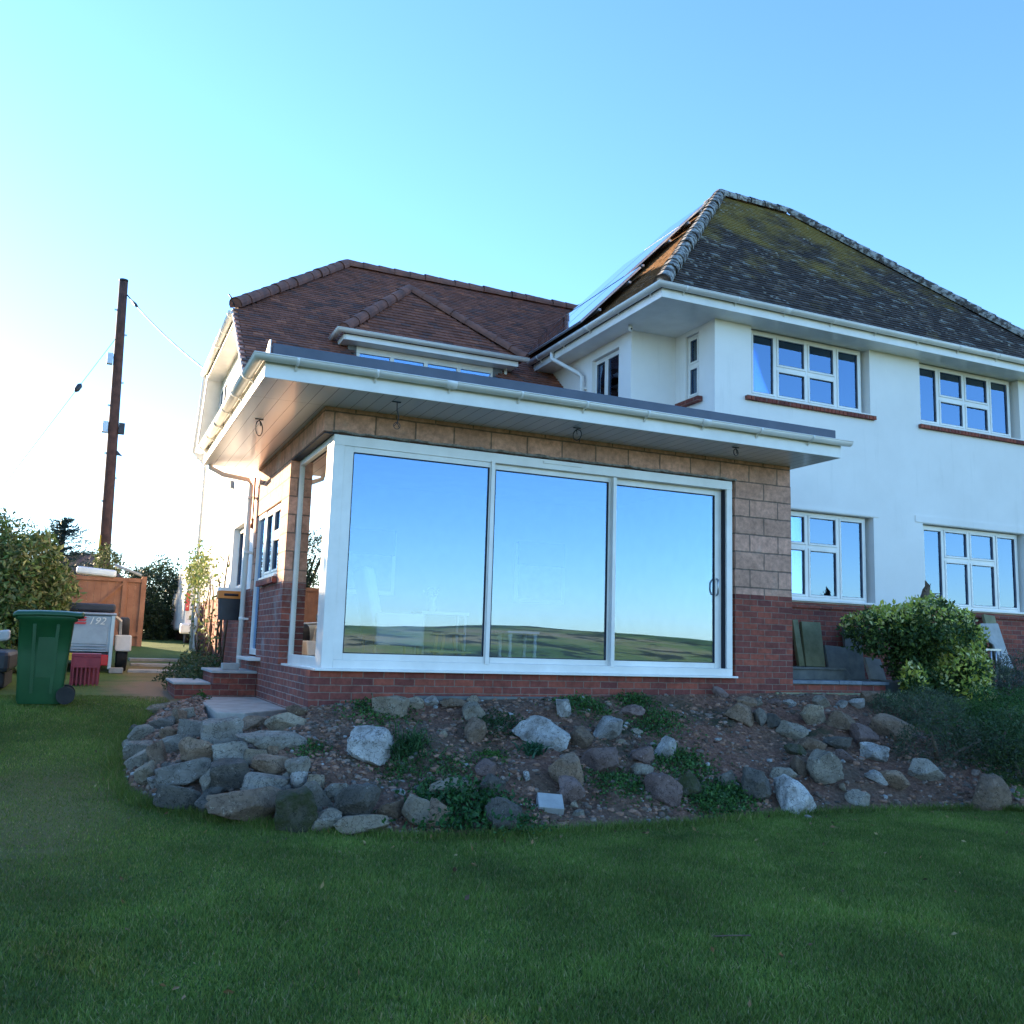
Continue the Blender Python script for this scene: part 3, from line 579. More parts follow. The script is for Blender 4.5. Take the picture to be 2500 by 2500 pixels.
m = MB(); c0 = Vector((5.01, 2.36, 5.19)); m.tube([c0+Vector((0, 0, .05)), c0+Vector((0, 0, .02))], .035, 12); m.tube([c0+Vector((0, 0, .02)), c0+Vector((0, -.01, -.03)), c0+Vector((0, -.01, -.06))], [.03, .038, .026], 12); sc = m.build('security_camera', M['upvc'], H)
m = MB(); m.tube([c0+Vector((-.01, -.045, -.03)), c0+Vector((-.012, -.055, -.035))], .013, 10); m.build('lens', M['dark'], sc)

# ---- roof tiling
def inpoly(u, v, poly):
    c = True
    for i in range(len(poly)):
        a = poly[i]; b = poly[(i+1) % len(poly)]
        if (b[0]-a[0])*(v-a[1])-(b[1]-a[1])*(u-a[0]) < -1e-6: c = False; break
    return c
def tiles(name, O, U, V, poly, gauge, wid, mat, colf, parent=H, under=True, skip=None):
    O = Vector(O); U = Vector(U).normalized(); V = Vector(V).normalized(); N = U.cross(V)
    if N.z < 0: N = -N
    m = MB(); vmax = max(p[1] for p in poly); umin = min(p[0] for p in poly); umax = max(p[0] for p in poly); row = 0; v = 0
    while v < vmax:
        off = (row % 2)*wid/2; u = umin-off
        while u < umax+wid:
            if inpoly(u, v+gauge*.5, poly) and not (skip and skip(u, v)):
                w_ = wid*.485; j = random.uniform(-.004, .004); L = gauge*1.2; t = .017+random.uniform(-.002, .004); k = random.uniform(-.003, .003)
                a = O+U*(u-w_)+V*(v+j)+N*(.022+t+k); b = O+U*(u+w_)+V*(v+j+random.uniform(-.003, .003))+N*(.022+t-k)
                c = O+U*(u+w_)+V*(v+L)+N*.022; d = O+U*(u-w_)+V*(v+L)+N*.022
                a2 = a-N*t; b2 = b-N*t
                m.add([a, b, c, d, a2, b2], [(0, 1, 2, 3), (0, 4, 5, 1), (0, 3, 4), (1, 5, 2)], col=colf(u, v, row))
            u += wid
        v += gauge; row += 1
    o = m.build(name, mat, parent, uv=False)
    if under:
        k = MB(); pp = [O+U*p[0]+V*p[1]+N*.012 for p in poly]; k.prism(pp, N*-.06); k.build('underlay', M['under'], o, uv=False)
    return o
def hips(name, a, b, mat, parent, r_=.10, L=.34, lift=.02):
    a = Vector(a); b = Vector(b); d = (b-a); n_ = max(1, round(d.length/L)); L = d.length/n_; d.normalize(); s_ = d.cross(Vector((0, 0, 1))).normalized(); up_ = s_.cross(d)
    m = MB()
    for i in range(n_):
        p0 = a+d*(i*L)+up_*lift; p1 = p0+d*(L*1.06); k = 8; rr = r_*random.uniform(.95, 1.05); jx = s_*random.uniform(-.008, .008)
        vs_ = []
        for p, q in ((p0, 1.10), (p1, .95)):
            for e in (1, .8):
                for t in range(k+1):
                    th = math.pi*(-.12+1.24*t/k); vs_.append(p+jx+(s_*math.cos(th)+up_*math.sin(th))*rr*q*e)
        K = k+1; f = [(t, t+1, 2*K+t+1, 2*K+t) for t in range(k)]+[(t, K+t, K+t+1, t+1) for t in range(k)]
        m.add(vs_, f, False)
        m.add([vs_[t] for t in range(0, K)], [tuple(range(K))])
    o = m.build(name, mat, parent, uv=False); return o
APX = Vector((8.60, 4.95, 9.31)); RX1 = 10.34; SL = (9.31-5.40)/3.8; zE = 5.38
def cm(u, v, row):
    q = random.random(); b = random.uniform(.75, 1.2)
    if q < .10 and random.random() < .5+.5*noise.noise(Vector((u*.5, v*.6, 1))): return (.19*b, .185*b, .17*b)
    if q < .25: return (.11*b, .085*b, .07*b)
    return (.058*b, .042*b, .036*b)
Vf = Vector((0, 1, SL)).normalized(); Lf = math.hypot(3.8, 3.8*SL)
rm = tiles('roof', (EX0, EY0, zE), (1, 0, 0), Vf, [(0, 0), (EX1-EX0, 0), (RX1-EX0, Lf), (APX.x-EX0, Lf)], .10, .165, M['tile_main'], cm)
rm['label'] = 'dark mossy tiled roof slope with pale lichen spots'
Vl = Vector((1, 0, SL)).normalized()
def cl(u, v, row): b = random.uniform(.8, 1.2); return (.20*b, .115*b, .06*b)
rl = tiles('roof', (EX0, EY1, zE), (0, -1, 0), Vl, [(0, 0), (EY1-EY0, 0), (3.8, Lf)], .10, .165, M['tile_old'], cl)
m = MB(); m.add([(EX0, EY1, zE), (EX1, EY1, zE), (RX1, APX.y, 9.29), (APX.x, APX.y, 9.29)], [(0, 1, 2, 3)]); m.add([(EX1, EY0, zE), (EX1, EY1, zE), (RX1, APX.y, 9.29)], [(0, 1, 2)]); m.build('rear_roof', M['tile_old'], H)
hips('hip_tile_row', (EX0-.02, EY0-.02, zE+.03), APX+Vector((0, 0, .03)), M['hip_main'], rm, .115, .30)
hips('ridge_tile_row', APX+Vector((0, 0, .02)), (RX1, APX.y, 9.33), M['hip_main'], rm, .115, .32)
hips('hip_tile_row', (RX1+3.8, EY0, zE+.03), (RX1, APX.y, 9.33), M['hip_main'], rm, .115, .30)
hips('hip_tile_row', (EX0, EY1, zE+.03), APX, M['hip_main'], rl, .10, .30)
# solar panels on the left slope
nl = Vector((-SL, 0, 1)).normalized()
def solar(cy, s0, s1, wy):
    c = Vector((EX0, cy, zE)); a = c+Vl*s0+nl*.17; b = c+Vl*s1+nl*.17; hy = Vector((0, wy/2, 0)); mid = (a+b)/2; hl = (b-a)/2
    m = MB(); m.obox(mid, hl, hy, nl*.018); f = m.build('solar_panel', M['solarframe'], H, bevel=.003)
    m = MB(); mp = mid+nl*.021; m.add([mp-hl*.97-hy*.97, mp+hl*.97-hy*.97, mp+hl*.97+hy*.97, mp-hl*.97+hy*.97], [(0, 1, 2, 3)]); m.build('cell_sheet', M['solar'], f)
    for q in (.25, .75):
        m = MB(); p = a.lerp(b, q); m.bar(p-Vector((0, wy/2+.06, 0))-nl*.06, p+Vector((0, wy/2+.06, 0))-nl*.06, .04, .04); m.build('mounting_rail', M['solarframe'], f)
solar(4.15, .22, 1.87, .98); solar(5.15, .22, 1.87, .98); solar(6.15, .22, 1.87, .98); solar(7.15, .22, 1.87, .98)
solar(4.75, 1.95, 3.60, .98); solar(5.75, 1.95, 3.60, .98); solar(4.95, 3.66, 4.5, 1.2)

# ---- old wing (left, brown tiled)
SO = .82; zO = lambda y: 4.434+SO*(y-4.36)
OX0, OYR = -.40, 8.5; YB0 = 2.78; XR = 10.2
Vo = Vector((0, 1, SO)).normalized(); Ls = lambda y: (y-YB0)*math.hypot(1, SO)
def co(u, v, row): b = random.uniform(.78, 1.25); r_ = random.random(); return (.23*b, .088*b, .058*b) if r_ > .25 else (.14*b, .07*b, .058*b) if r_ > .08 else (.32*b, .12*b, .07*b)
hipX = 1.98
ro = tiles('roof', (OX0, YB0, zO(YB0)), (1, 0, 0), Vo, [(0, 0), (9.6, 0), (9.6, Ls(OYR)), (hipX-OX0, Ls(OYR)), (0, Ls(5.85))], .10, .17, M['tile_old'], co, under=False, skip=lambda u, v: 1.38 < u+OX0 < 3.92 and v < Ls(5.08))
No = Vector((0, -SO, 1)).normalized(); k = MB()
for pl in ([(OX0, YB0), (1.36, YB0), (1.36, OYR), (hipX, OYR), (OX0, 5.85)], [(3.94, YB0), (9.2, YB0), (9.2, OYR), (3.94, OYR)], [(1.36, 5.09), (3.94, 5.09), (3.94, OYR), (hipX, OYR), (1.36, 7.8)]):
    if pl[0][0] == OX0: pl = [(OX0, YB0), (1.36, YB0), (1.36, 7.8), (OX0, 5.85)]
    k.prism([Vector((x, y, zO(y)))+No*.012 for x, y in pl], No*-.05)
k.build('underlay', M['under'], ro, uv=False)
ro['label'] = 'brown clay tiled roof slope'
m = MB(); zr = zO(OYR); zh = zO(5.85)
m.add([(OX0, 5.85, zh), (OX0, 9.85, zh), (hipX, OYR, zr)], [(0, 1, 2)]); m.add([(OX0, 9.85, zh), (OX0, 11.0, 4.2), (XR, 11.0, 4.2), (XR, OYR, zr), (hipX, OYR, zr)], [(0, 1, 4), (1, 2, 3, 4)])
rr_ = m.build('rear_roof', M['tile_old'], H); rr_.modifiers.new('s', 'SOLIDIFY').thickness = .05
hips('hip_tile_row', (OX0-.03, 5.80, zh+.03), (hipX, OYR, zr+.04), M['hip_old'], ro, .11, .33)
hips('ridge_tile_row', (hipX, OYR, zr+.03), (9.3, OYR, zr+.03), M['hip_old'], ro, .11, .33)
# verge board and eaves on the left side of the old wing
m = MB(); a = Vector((OX0-.01, YB0, zO(YB0)-.03)); b = Vector((OX0-.01, 5.83, zO(5.83)-.03)); m.bar(a, b, .02, .16, (1, 0, 0)); m.bar(Vector((OX0-.01, 9.85, zh-.05)), Vector((OX0-.01, 11.0, 4.15)), .16, .02, (1, 0, 0))
m.box(OX0-.02, OX0, 5.83, 9.85, zh-.2, zh-.03); m.build('bargeboard', M['upvc'], H)
m = MB(); m.add([(OX0, YB0, zO(YB0)-.12), (XE0, YB0, zO(YB0)-.12), (XE0, 5.83, zO(5.83)-.14), (OX0, 5.83, zO(5.83)-.14)], [(0, 1, 2, 3)]); m.add([(OX0, 5.83, zh-.2), (XE0, 5.83, zh-.2), (XE0, 9.85, zh-.2), (OX0, 9.85, zh-.2)], [(0, 1, 2, 3)]); m.add([(OX0, 9.85, zh-.2), (XE0, 9.85, zh-.2), (XE0, 11.0, 4.0), (OX0, 11.0, 4.0)], [(0, 1, 2, 3)])
o_ = m.build('soffit', M['upvc'], H); o_.modifiers.new('s', 'SOLIDIFY').thickness = .01
og = gutter([(OX0-.08, 9.9, zh-.08), (OX0-.08, 5.75, zh-.08)], .058); brackets(og, (OX0-.08, 9.9, zh-.08), (OX0-.08, 5.75, zh-.08), .9, .058, (1, 0, 0))
m = MB(); m.tube([(OX0-.07, 9.8, zh-.1), (OX0-.07, 10.95, 4.15), (-.2, 11.05, 3.9), (-.2, 11.15, 3.8), (-.2, 11.2, .0)], .036, 10); m.build('downpipe', M['upvc'], H)
wm = MB()
wallpoly = [(XE0, 4.3, -.5), (XE0, 11.9, -.5), (XE0, 11.9, 3.1), (XE0, 9.85, zh-.2), (XE0, 5.83, zh-.2), (XE0, 4.3, zO(4.3)-.16)]
# split round the ground floor window (5.45-6.5, 1.05-2.08)
def slab(y0, y1, z0, z1): wm.box(XE0, XE0+.25, y0, y1, z0, z1)
slab(4.3, 5.3, 1.0, 4.2); slab(5.3, 6.5, 1.0, 1.06); slab(5.3, 6.5, 2.08, 4.2); slab(6.5, 11.1, 1.0, 4.0)
wm.prism([(XE0, 4.3, 4.2), (XE0, 6.5, 4.2), (XE0, 6.5, zh-.2), (XE0, 5.83, zh-.2), (XE0, 4.3, zO(4.3)-.16)], (.25, 0, 0)); wm.prism([(XE0, 6.5, 4.0), (XE0, 11.0, 4.0), (XE0, 9.85, zh-.2), (XE0, 6.5, zh-.2)], (.25, 0, 0))
wm.prism([(XE0, 2.78, 2.98), (XE0, 4.3, 2.98), (XE0, 4.3, zO(4.3)-.16), (XE0, 2.78, zO(2.78)-.1)], (.2, 0, 0))
wm.box(XE0+.25, 5.2, 10.85, 11.1, 1.0, 4.0)
ow = wm.build('rendered_wall', M['render'], H)
m = MB(); m.box(XE0+.002, XE0+.24, 4.3, 11.1, -.6, 1.0); m.build('brick_plinth', M['brick'], H)
casement('window', 'X', XE0+.10, 1, 5.3, 6.5, 1.06, 2.08, [5.9], {}, sillw=.14, curtain=[(5.4, 5.6)])
casement('window', 'X', XE0-.02, 1, 8.6, 9.8, 4.35, 5.25, [9.2], {}, sillw=.10)
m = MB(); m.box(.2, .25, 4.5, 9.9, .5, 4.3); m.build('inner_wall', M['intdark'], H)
# downpipes on the left side
m = MB(); m.tube([(-.80, 4.29, 2.86), (-.78, 4.30, 2.70), (-.60, 4.30, 2.62), (-.24, 4.30, 2.58), (-.2, 4.30, 2.5), (-.2, 4.30, -.12)], .036, 12); dp = m.build('downpipe', M['upvc'], H)
for z in (.55, 1.5, 2.3):
    m = MB(); m.box(-.19, XE0, 4.26, 4.34, z, z+.03); m.tube([(-.2, 4.3, z-.01), (-.2, 4.3, z+.04)], .042, 12); m.build('pipe_clip', M['upvc'], dp)
m = MB(); m.tube([(-.165, 4.17, 2.6), (-.165, 4.17, 1.9), (-.16, 4.15, 1.85)], .014, 8); m.tube([(-.165, 4.17, 2.0), (-.165, 4.17, 1.86)], .022, 8); m.build('overflow_pipe', M['copper'], H)
m = MB(); m.tube([(-.2, 10.4, 1.3), (-.2, 10.4, -.2)], .05, 12); m.build('downpipe', M['upvc'], H)

# ---- dormer
DX0, DX1, DY, DZ = 1.16, 4.2, 4.75, 5.085
m = MB(); m.box(1.28, 1.42, 5.0, 5.9, 4.2, DZ); m.box(3.84, 4.02, 5.0, 5.9, 4.2, DZ); dm_ = m.build('dormer', M['leadgrey'], H)
dw = MB(); m = MB(); m.box(1.42, 3.84, 5.0, 5.07, 4.965, 5.07); m.box(1.42, 3.84, 5.0, 5.07, 4.3, 4.38)
xs = [1.42, 2.03, 2.62, 3.21, 3.84]
for i, x in enumerate(xs): m.box(x-(0 if i == 0 else .035), x+(.035 if i < 4 else 0) if i else x+.06, 5.0, 5.07, 4.38, 4.965)
m.build('dormer_window', M['upvc'], dm_, bevel=.004)
for i in range(4):
    k = MB(); k.box(xs[i]+.03, xs[i+1]-.03, 5.03, 5.034, 4.38, 4.97); k.build('pane', M['glass2'], dm_)
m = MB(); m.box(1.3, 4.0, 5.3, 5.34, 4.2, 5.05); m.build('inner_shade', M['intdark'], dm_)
m = MB(); m.box(DX0, DX1, DY, 5.8, DZ-.01, DZ); m.build('dormer_soffit', M['upvc'], dm_)
m = MB(); m.box(DX0, DX1, DY-.02, DY, DZ-.015, DZ+.075); m.box(DX0-.02, DX0, DY, 5.35, DZ-.015, DZ+.075); m.build('dormer_fascia', M['upvc'], dm_, bevel=.003)
dg = gutter([(DX0-.10, 5.22, DZ+.13), (DX0-.10, DY-.08, DZ+.13), (DX1+.16, DY-.08, DZ+.13)], .058, 'dormer_gutter', parent=dm_)
m = MB(); m.tube([(4.08, 5.0, DZ), (4.09, 5.05, 4.75), (4.10, 5.15, 4.62)], .03, 10); m.build('dormer_downpipe', M['upvc'], dm_)
DA = Vector((2.57, 6.0, 6.55)); xm = DA.x; dz0 = DZ+.10
Vd = Vector((0, DA.y-DY, DA.z-dz0)); Ld = Vd.length; w_ = DX1-DX0
dt = tiles('dormer_roof', (DX0, DY, dz0), (1, 0, 0), Vd, [(0, 0), (w_+.1, 0), (xm-DX0, Ld)], .10, .17, M['tile_old'], co, parent=dm_, under=False)
k = MB(); k.add([(DX0, DY, dz0), (DX1+.1, DY, dz0), tuple(DA)], [(0, 1, 2)]); k.add([(DX0, DY, dz0), tuple(DA), (DA.x, 7.4, DA.z), (DX0, 5.6, dz0)], [(0, 1, 2, 3)]); k.add([(DX1+.1, DY, dz0), tuple(DA), (DA.x, 7.4, DA.z), (DX1+.1, 5.6, dz0)], [(0, 1, 2, 3)]); k.build('dormer_roof_side', M['hip_old'], dm_)
hips('dormer_hip_row', (DX0-.02, DY-.02, dz0+.03), DA+Vector((0, 0, .03)), M['hip_old'], dm_, .10, .33); hips('dormer_hip_row', (DX1+.12, DY-.02, dz0+.03), DA+Vector((0, 0, .03)), M['hip_old'], dm_, .09, .33)

# ------------------------------------------------------------------ steps, slab and low walls
t = thing('concrete_slab', (-.5, 1.5, -.6), 'pale concrete slab on top of the drystone pile beside the brick step', 'slab')
one(lambda m: m.prism([(-.90, 3.16, -.62), (-.90, 1.5, -.62), (-.93, .52, -.62), (-.66, .42, -.62), (-.35, .75, -.62), (-.115, .95, -.62), (-.115, 3.16, -.62)], (0, 0, .155)), 'slab_top', M['concrete'], t, bevel=.012)
t = thing('brick_step', (-.5, 3.3, -.5), 'stepped red brick garden step below the white side door', 'step')
one(lambda m: (m.box(-.66, -.115, 3.2, 4.4, -.50, -.17), m.box(-1.12, -.66, 3.2, 4.4, -.50, -.32)), 'brickwork', M['brick'], t, bevel=.006)
one(lambda m: (m.box(-.69, -.115, 3.18, 4.42, -.169, -.135), m.box(-1.15, -.69, 3.18, 4.42, -.319, -.29)), 'coping', M['paleslab'], t, bevel=.006)
t = thing('low_brick_wall', (6.9, .2, -.3), 'low red brick wall with blue grey coping running right from the brick pier', 'wall')
one(lambda m: m.box(6.08, 7.75, .12, .34, -.40, -.075), 'brickwork', M['brick'], t, bevel=.004)
one(lambda m: (m.box(6.065, 6.9, .08, .38, -.074, -.03), m.box(6.905, 7.3, .08, .38, -.074, -.026), m.box(7.305, 7.78, .08, .38, -.074, -.032)), 'coping', M['coping'], t, bevel=.006)
one(lambda m: (m.box(6.065, 13.5, .34, 1.5, -.4, -.04),), 'terrace', M['slab'], t)
one(lambda m: (m.box(6.1, 7.75, .9, 1.47, -.04, .10), m.box(6.1, 7.78, .87, 1.48, .10, .13)), 'upper_step', M['slab'], t, bevel=.006)
exec_later = True
t = thing('edging_board', (7, -.1, -.2), 'yellowish timber edging board at the top of the bank below the brick pier', 'board')
one(lambda m: m.obox((6.9, -.07, -.22), Vector((1.2, .03, .0)), Vector((0, .02, 0)), Vector((0, 0, .045))), 'board', M['plank'], t, bevel=.005)

# things leaning on the right-hand wall
def lean(name, p, w_, h_, th, mat, label, cat, tilt=.25, rz=0, group=None, yaw=0):
    o = MB().box(-w_/2, w_/2, -th/2, th/2, 0, h_).build(name, mat, None, bevel=.004); o.location = p; o.rotation_euler = (-R(12) if tilt is None else -tilt, rz, yaw); tag(o, label, cat, group); return o
lean('timber_plank', (7.60, 1.32, .132), .36, .66, .05, M['plank'], 'broad mossy plank leaning on the brick wall nearest the pier', 'plank', .14, R(0))
lean('timber_plank', (7.34, 1.32, .132), .10, .68, .06, M['plank'], 'narrow plank edge standing just left of the broad mossy plank', 'plank', .14, R(-3))
lean('stone_slab', (8.02, 1.25, -.04), .42, .50, .05, M['slab'], 'small dark square slab between the plank and the bush', 'slab', .3, R(4))
lean('timber_plank', (8.42, 1.36, -.04), .34, .78, .05, M['slab'], 'dark board leaning on the wall just left of the round bush', 'plank', .1)
lean('stone_slab', (8.45, .95, -.04), .30, .34, .05, M['paleslab'], 'small pale slab lying at the left foot of the round bush', 'slab', .4, R(3))
lean('timber_plank', (10.85, 1.0, .0), .26, 1.12, .05, M['plank'], 'long greenish board leaning under the right window, left one of the pair', 'plank', .35, R(-4))
lean('timber_plank', (11.2, 1.02, .0), .26, 1.10, .05, M['plank'], 'long greenish board leaning under the right window, right one of the pair', 'plank', .33, R(6))
o = bpy.data.objects.new('rubble_sack', None); bpy.data.objects.remove(o)
# torn sheet / bags
def sheet(name, pts, mat, label, cat):
    m = MB(); n_ = len(pts); m.prism(pts, (0.02, .05, 0)); o = m.build(name, mat, None, bevel=.01); tag(o, label, cat)
P_ = lambda x, y, Y: at(x, y, Y=Y)
sheet('plaster_sheet', [P_(2395, 1522, 1.15), P_(2437, 1522, 1.2), P_(2462, 1600, 1.1), P_(2476, 1630, .9), P_(2455, 1640, .85), P_(2437, 1612, .95), P_(2425, 1575, 1.0), P_(2392, 1550, 1.1)], M['paleslab'], 'broken pale board leaning against the wall below the right window', 'board')
t = thing('metal_rack', tuple(P_(2410, 1640, .7)), 'grey metal rack of upright bars standing right of the bush', 'rack')
a_, b_ = P_(2383, 1585, .7), P_(2443, 1587, .7)
one(lambda m: m.bar(a_, b_, .03, .03), 'rail', M['steel'], t); one(lambda m: m.bar(a_-Vector((0, 0, .34)), b_-Vector((0, 0, .34)), .03, .03), 'rail', M['steel'], t)
for i in range(6):
    q = a_.lerp(b_, i/5); one(lambda m: m.tube([q+Vector((0, 0, .005)), q-Vector((0, 0, .36))], .013, 8), 'rack_bar', M['steel'], t)

# ------------------------------------------------------------------ furniture seen through the glass
t = thing('armchair', (1.55, 2.6, .1), 'cream high backed armchair inside behind the left glass panel', 'armchair')
one(lambda m: m.box(1.2, 1.85, 2.3, 2.95, .35, .52), 'seat', M['cream'], t, bevel=.05)
one(lambda m: m.obox((1.18, 2.62, .85), Vector((.08, 0, .0)), Vector((0, .3, 0)), Vector((-.10, 0, .42))), 'backrest', M['cream'], t, bevel=.05)
for y in (2.28, 2.98): one(lambda m: m.box(1.2, 1.85, y-.05, y+.05, .25, .68), 'armrest', M['cream'], t, bevel=.03)
for x in (1.22, 1.8):
    for y in (2.34, 2.9): one(lambda m: m.tube([(x, y, .1), (x, y, .36)], .02, 8), 'leg', M['pine'], t)
t = thing('side_table', (2.3, 3.0, .1), 'small white table with flowers inside behind the left glass panel', 'table')
one(lambda m: m.box(2.0, 2.7, 2.8, 3.2, .70, .74), 'tabletop', M['whitepaint'], t)
for x in (2.04, 2.66):
    for y in (2.84, 3.16): one(lambda m: m.tube([(x, y, .1), (x, y, .70)], .02, 8), 'leg', M['whitepaint'], t)
t = thing('flower_vase', (2.2, 2.95, .74), 'white vase of pale flowers on the small indoor table', 'vase')
one(lambda m: m.tube([(2.2, 2.95, .74), (2.2, 2.95, .80), (2.2, 2.95, .88), (2.2, 2.95, .94)], [.04, .06, .04, .05], 12), 'vase_body', M['whitepaint'], t)
def flw(m):
    for i in range(40):
        c = Vector((2.2, 2.95, 1.02))+Vector((random.gauss(0, .06), random.gauss(0, .06), random.gauss(0, .05))); s_ = .03
        m.add([c+Vector((random.uniform(-s_, s_), random.uniform(-s_, s_), random.uniform(-s_, s_))) for _ in range(3)], [(0, 1, 2)])
one(flw, 'flowers', M['cream'], t)
t = thing('wooden_stool', (1.75, .75, .1), 'pale pine step stool inside by the foot of the left glass panel', 'stool')
sx0, sx1, sy = 1.52, 1.78, .8
one(lambda m: m.box(sx0-.02, sx1+.02, .62, .9, .40, .43), 'seat', M['pine'], t, bevel=.005)
one(lambda m: m.box(sx0-.06, sx1+.10, .60, .86, .19, .215), 'tread', M['pine'], t, bevel=.005)
for x, dx in ((sx0+.03, -.03), (sx1-.03, .06)):
    for y in (.64, .88): one(lambda m: m.bar((x, y, .41), (x+dx, y, .1), .03, .03), 'leg', M['pine'], t)
t = thing('console_table', (2.6, 1.0, .1), 'white turned leg table inside behind the middle glass panel', 'table')
one(lambda m: m.box(2.38, 2.80, .7, 1.1, .445, .475), 'tabletop', M['whitepaint'], t, bevel=.006)
for x in (2.43, 2.76):
    for y in (.75, 1.05): one(lambda m: m.tube([(x, y, .1), (x, y, .14), (x, y, .2), (x, y, .28), (x, y, .36), (x, y, .40), (x, y, .45)], [.028, .03, .018, .026, .02, .028, .028], 10), 'leg', M['whitepaint'], t)
t = thing('traffic_cone', (.45, 1.45, .1), 'small red cone on the floor inside the corner side window', 'cone')
one(lambda m: m.tube([(.45, 1.45, .125), (.45, 1.45, .42)], [.09, .02], 16), 'cone_body', M['conered'], t)
one(lambda m: m.box(.34, .56, 1.34, 1.56, .1, .125), 'base', M['whitepaint'], t, bevel=.01)

# ------------------------------------------------------------------ rocks
_ib = bmesh.new(); bmesh.ops.create_icosphere(_ib, subdivisions=4, radius=1); ICO_V = np.array([v.co[:] for v in _ib.verts]); ICO_V /= np.linalg.norm(ICO_V, axis=1)[:, None]; ICO_F = [[v.index for v in f.verts] for f in _ib.faces]; _ib.free()
def rock_mesh(name, w_, h_, d_, mat, boxy=.5, seed=0):
    """angular stone: unit sphere cut by random planes, roughened"""
    rg = np.random.default_rng(seed); n_ = 15
    P = rg.normal(size=(n_, 3)); P /= np.linalg.norm(P, axis=1)[:, None]; dd = rg.uniform(.52, .95, n_)
    if boxy > .5:
        B = np.array([(1, 0, 0), (-1, 0, 0), (0, 1, 0), (0, -1, 0), (0, 0, 1), (0, 0, -1)], float)+rg.normal(size=(6, 3))*.18; B /= np.linalg.norm(B, axis=1)[:, None]
        P = np.vstack([P[:9], B]); dd = np.concatenate([rg.uniform(.8, 1.05, 9), rg.uniform(.62, .74, 6)])
    dot = ICO_V @ P.T; r_ = np.where(dot > .05, dd/np.maximum(dot, .05), 9.); k = 42.
    rr = -np.log(np.exp(-k*np.minimum(r_, 3)).sum(1)+np.exp(-k*1.12))/k
    V = ICO_V*rr[:, None]; o_ = float(rg.uniform(0, 60))
    f_ = np.array([noise.noise(Vector(v)*1.7+Vector((o_, 0, 0)))*.09+abs(noise.noise(Vector(v)*3.2+Vector((0, o_, 0))))*.10+noise.noise(Vector(v)*9+Vector((0, o_, 0)))*.035 for v in V]); V = V*(1+f_)[:, None]
    mn, mx = V.min(0), V.max(0); V = (V-(mn+mx)/2)/(mx-mn)*np.array([w_, d_, h_])
    me = bpy.data.meshes.new(name); me.from_pydata(V.tolist(), [], ICO_F); me.materials.append(mat)
    for p in me.polygons: p.use_smooth = True
    me.set_sharp_from_angle(angle=R(26)); return me
def place_rock(px, py, pw, ph, ang, mk, label, group, name='rock', boxy=.5, emb=.28, dk=None, tri=None):
    P, n = hit(px, py+ph*.12); D = depth(P); w_, h_ = pw/FPX*D*1.06, ph/FPX*D*1.06; d_ = min(max(h_, w_*.55)*.9, w_*1.1)
    me = rock_mesh(name, w_, h_, d_, RM[mk], boxy, int(px*7+py)); o = bpy.data.objects.new(name, me); COL.objects.link(o)
    v = ray(px, py).normalized(); hv = Vector((v.x, v.y, 0)).normalized(); rx = hv.cross(Vector((0, 0, 1))); yv = hv
    a = R(-ang); X_ = rx*math.cos(a)+Vector((0, 0, 1))*math.sin(a); Z_ = X_.cross(yv)
    rot = Matrix((X_, yv, Z_)).transposed(); c = CAM+ray(px, py)*((depth(P)-d_*(.5-emb)))
    o.matrix_world = Matrix.Translation(c) @ rot.to_4x4(); tag(o, label, 'rock', group); return o
SC = 2.576
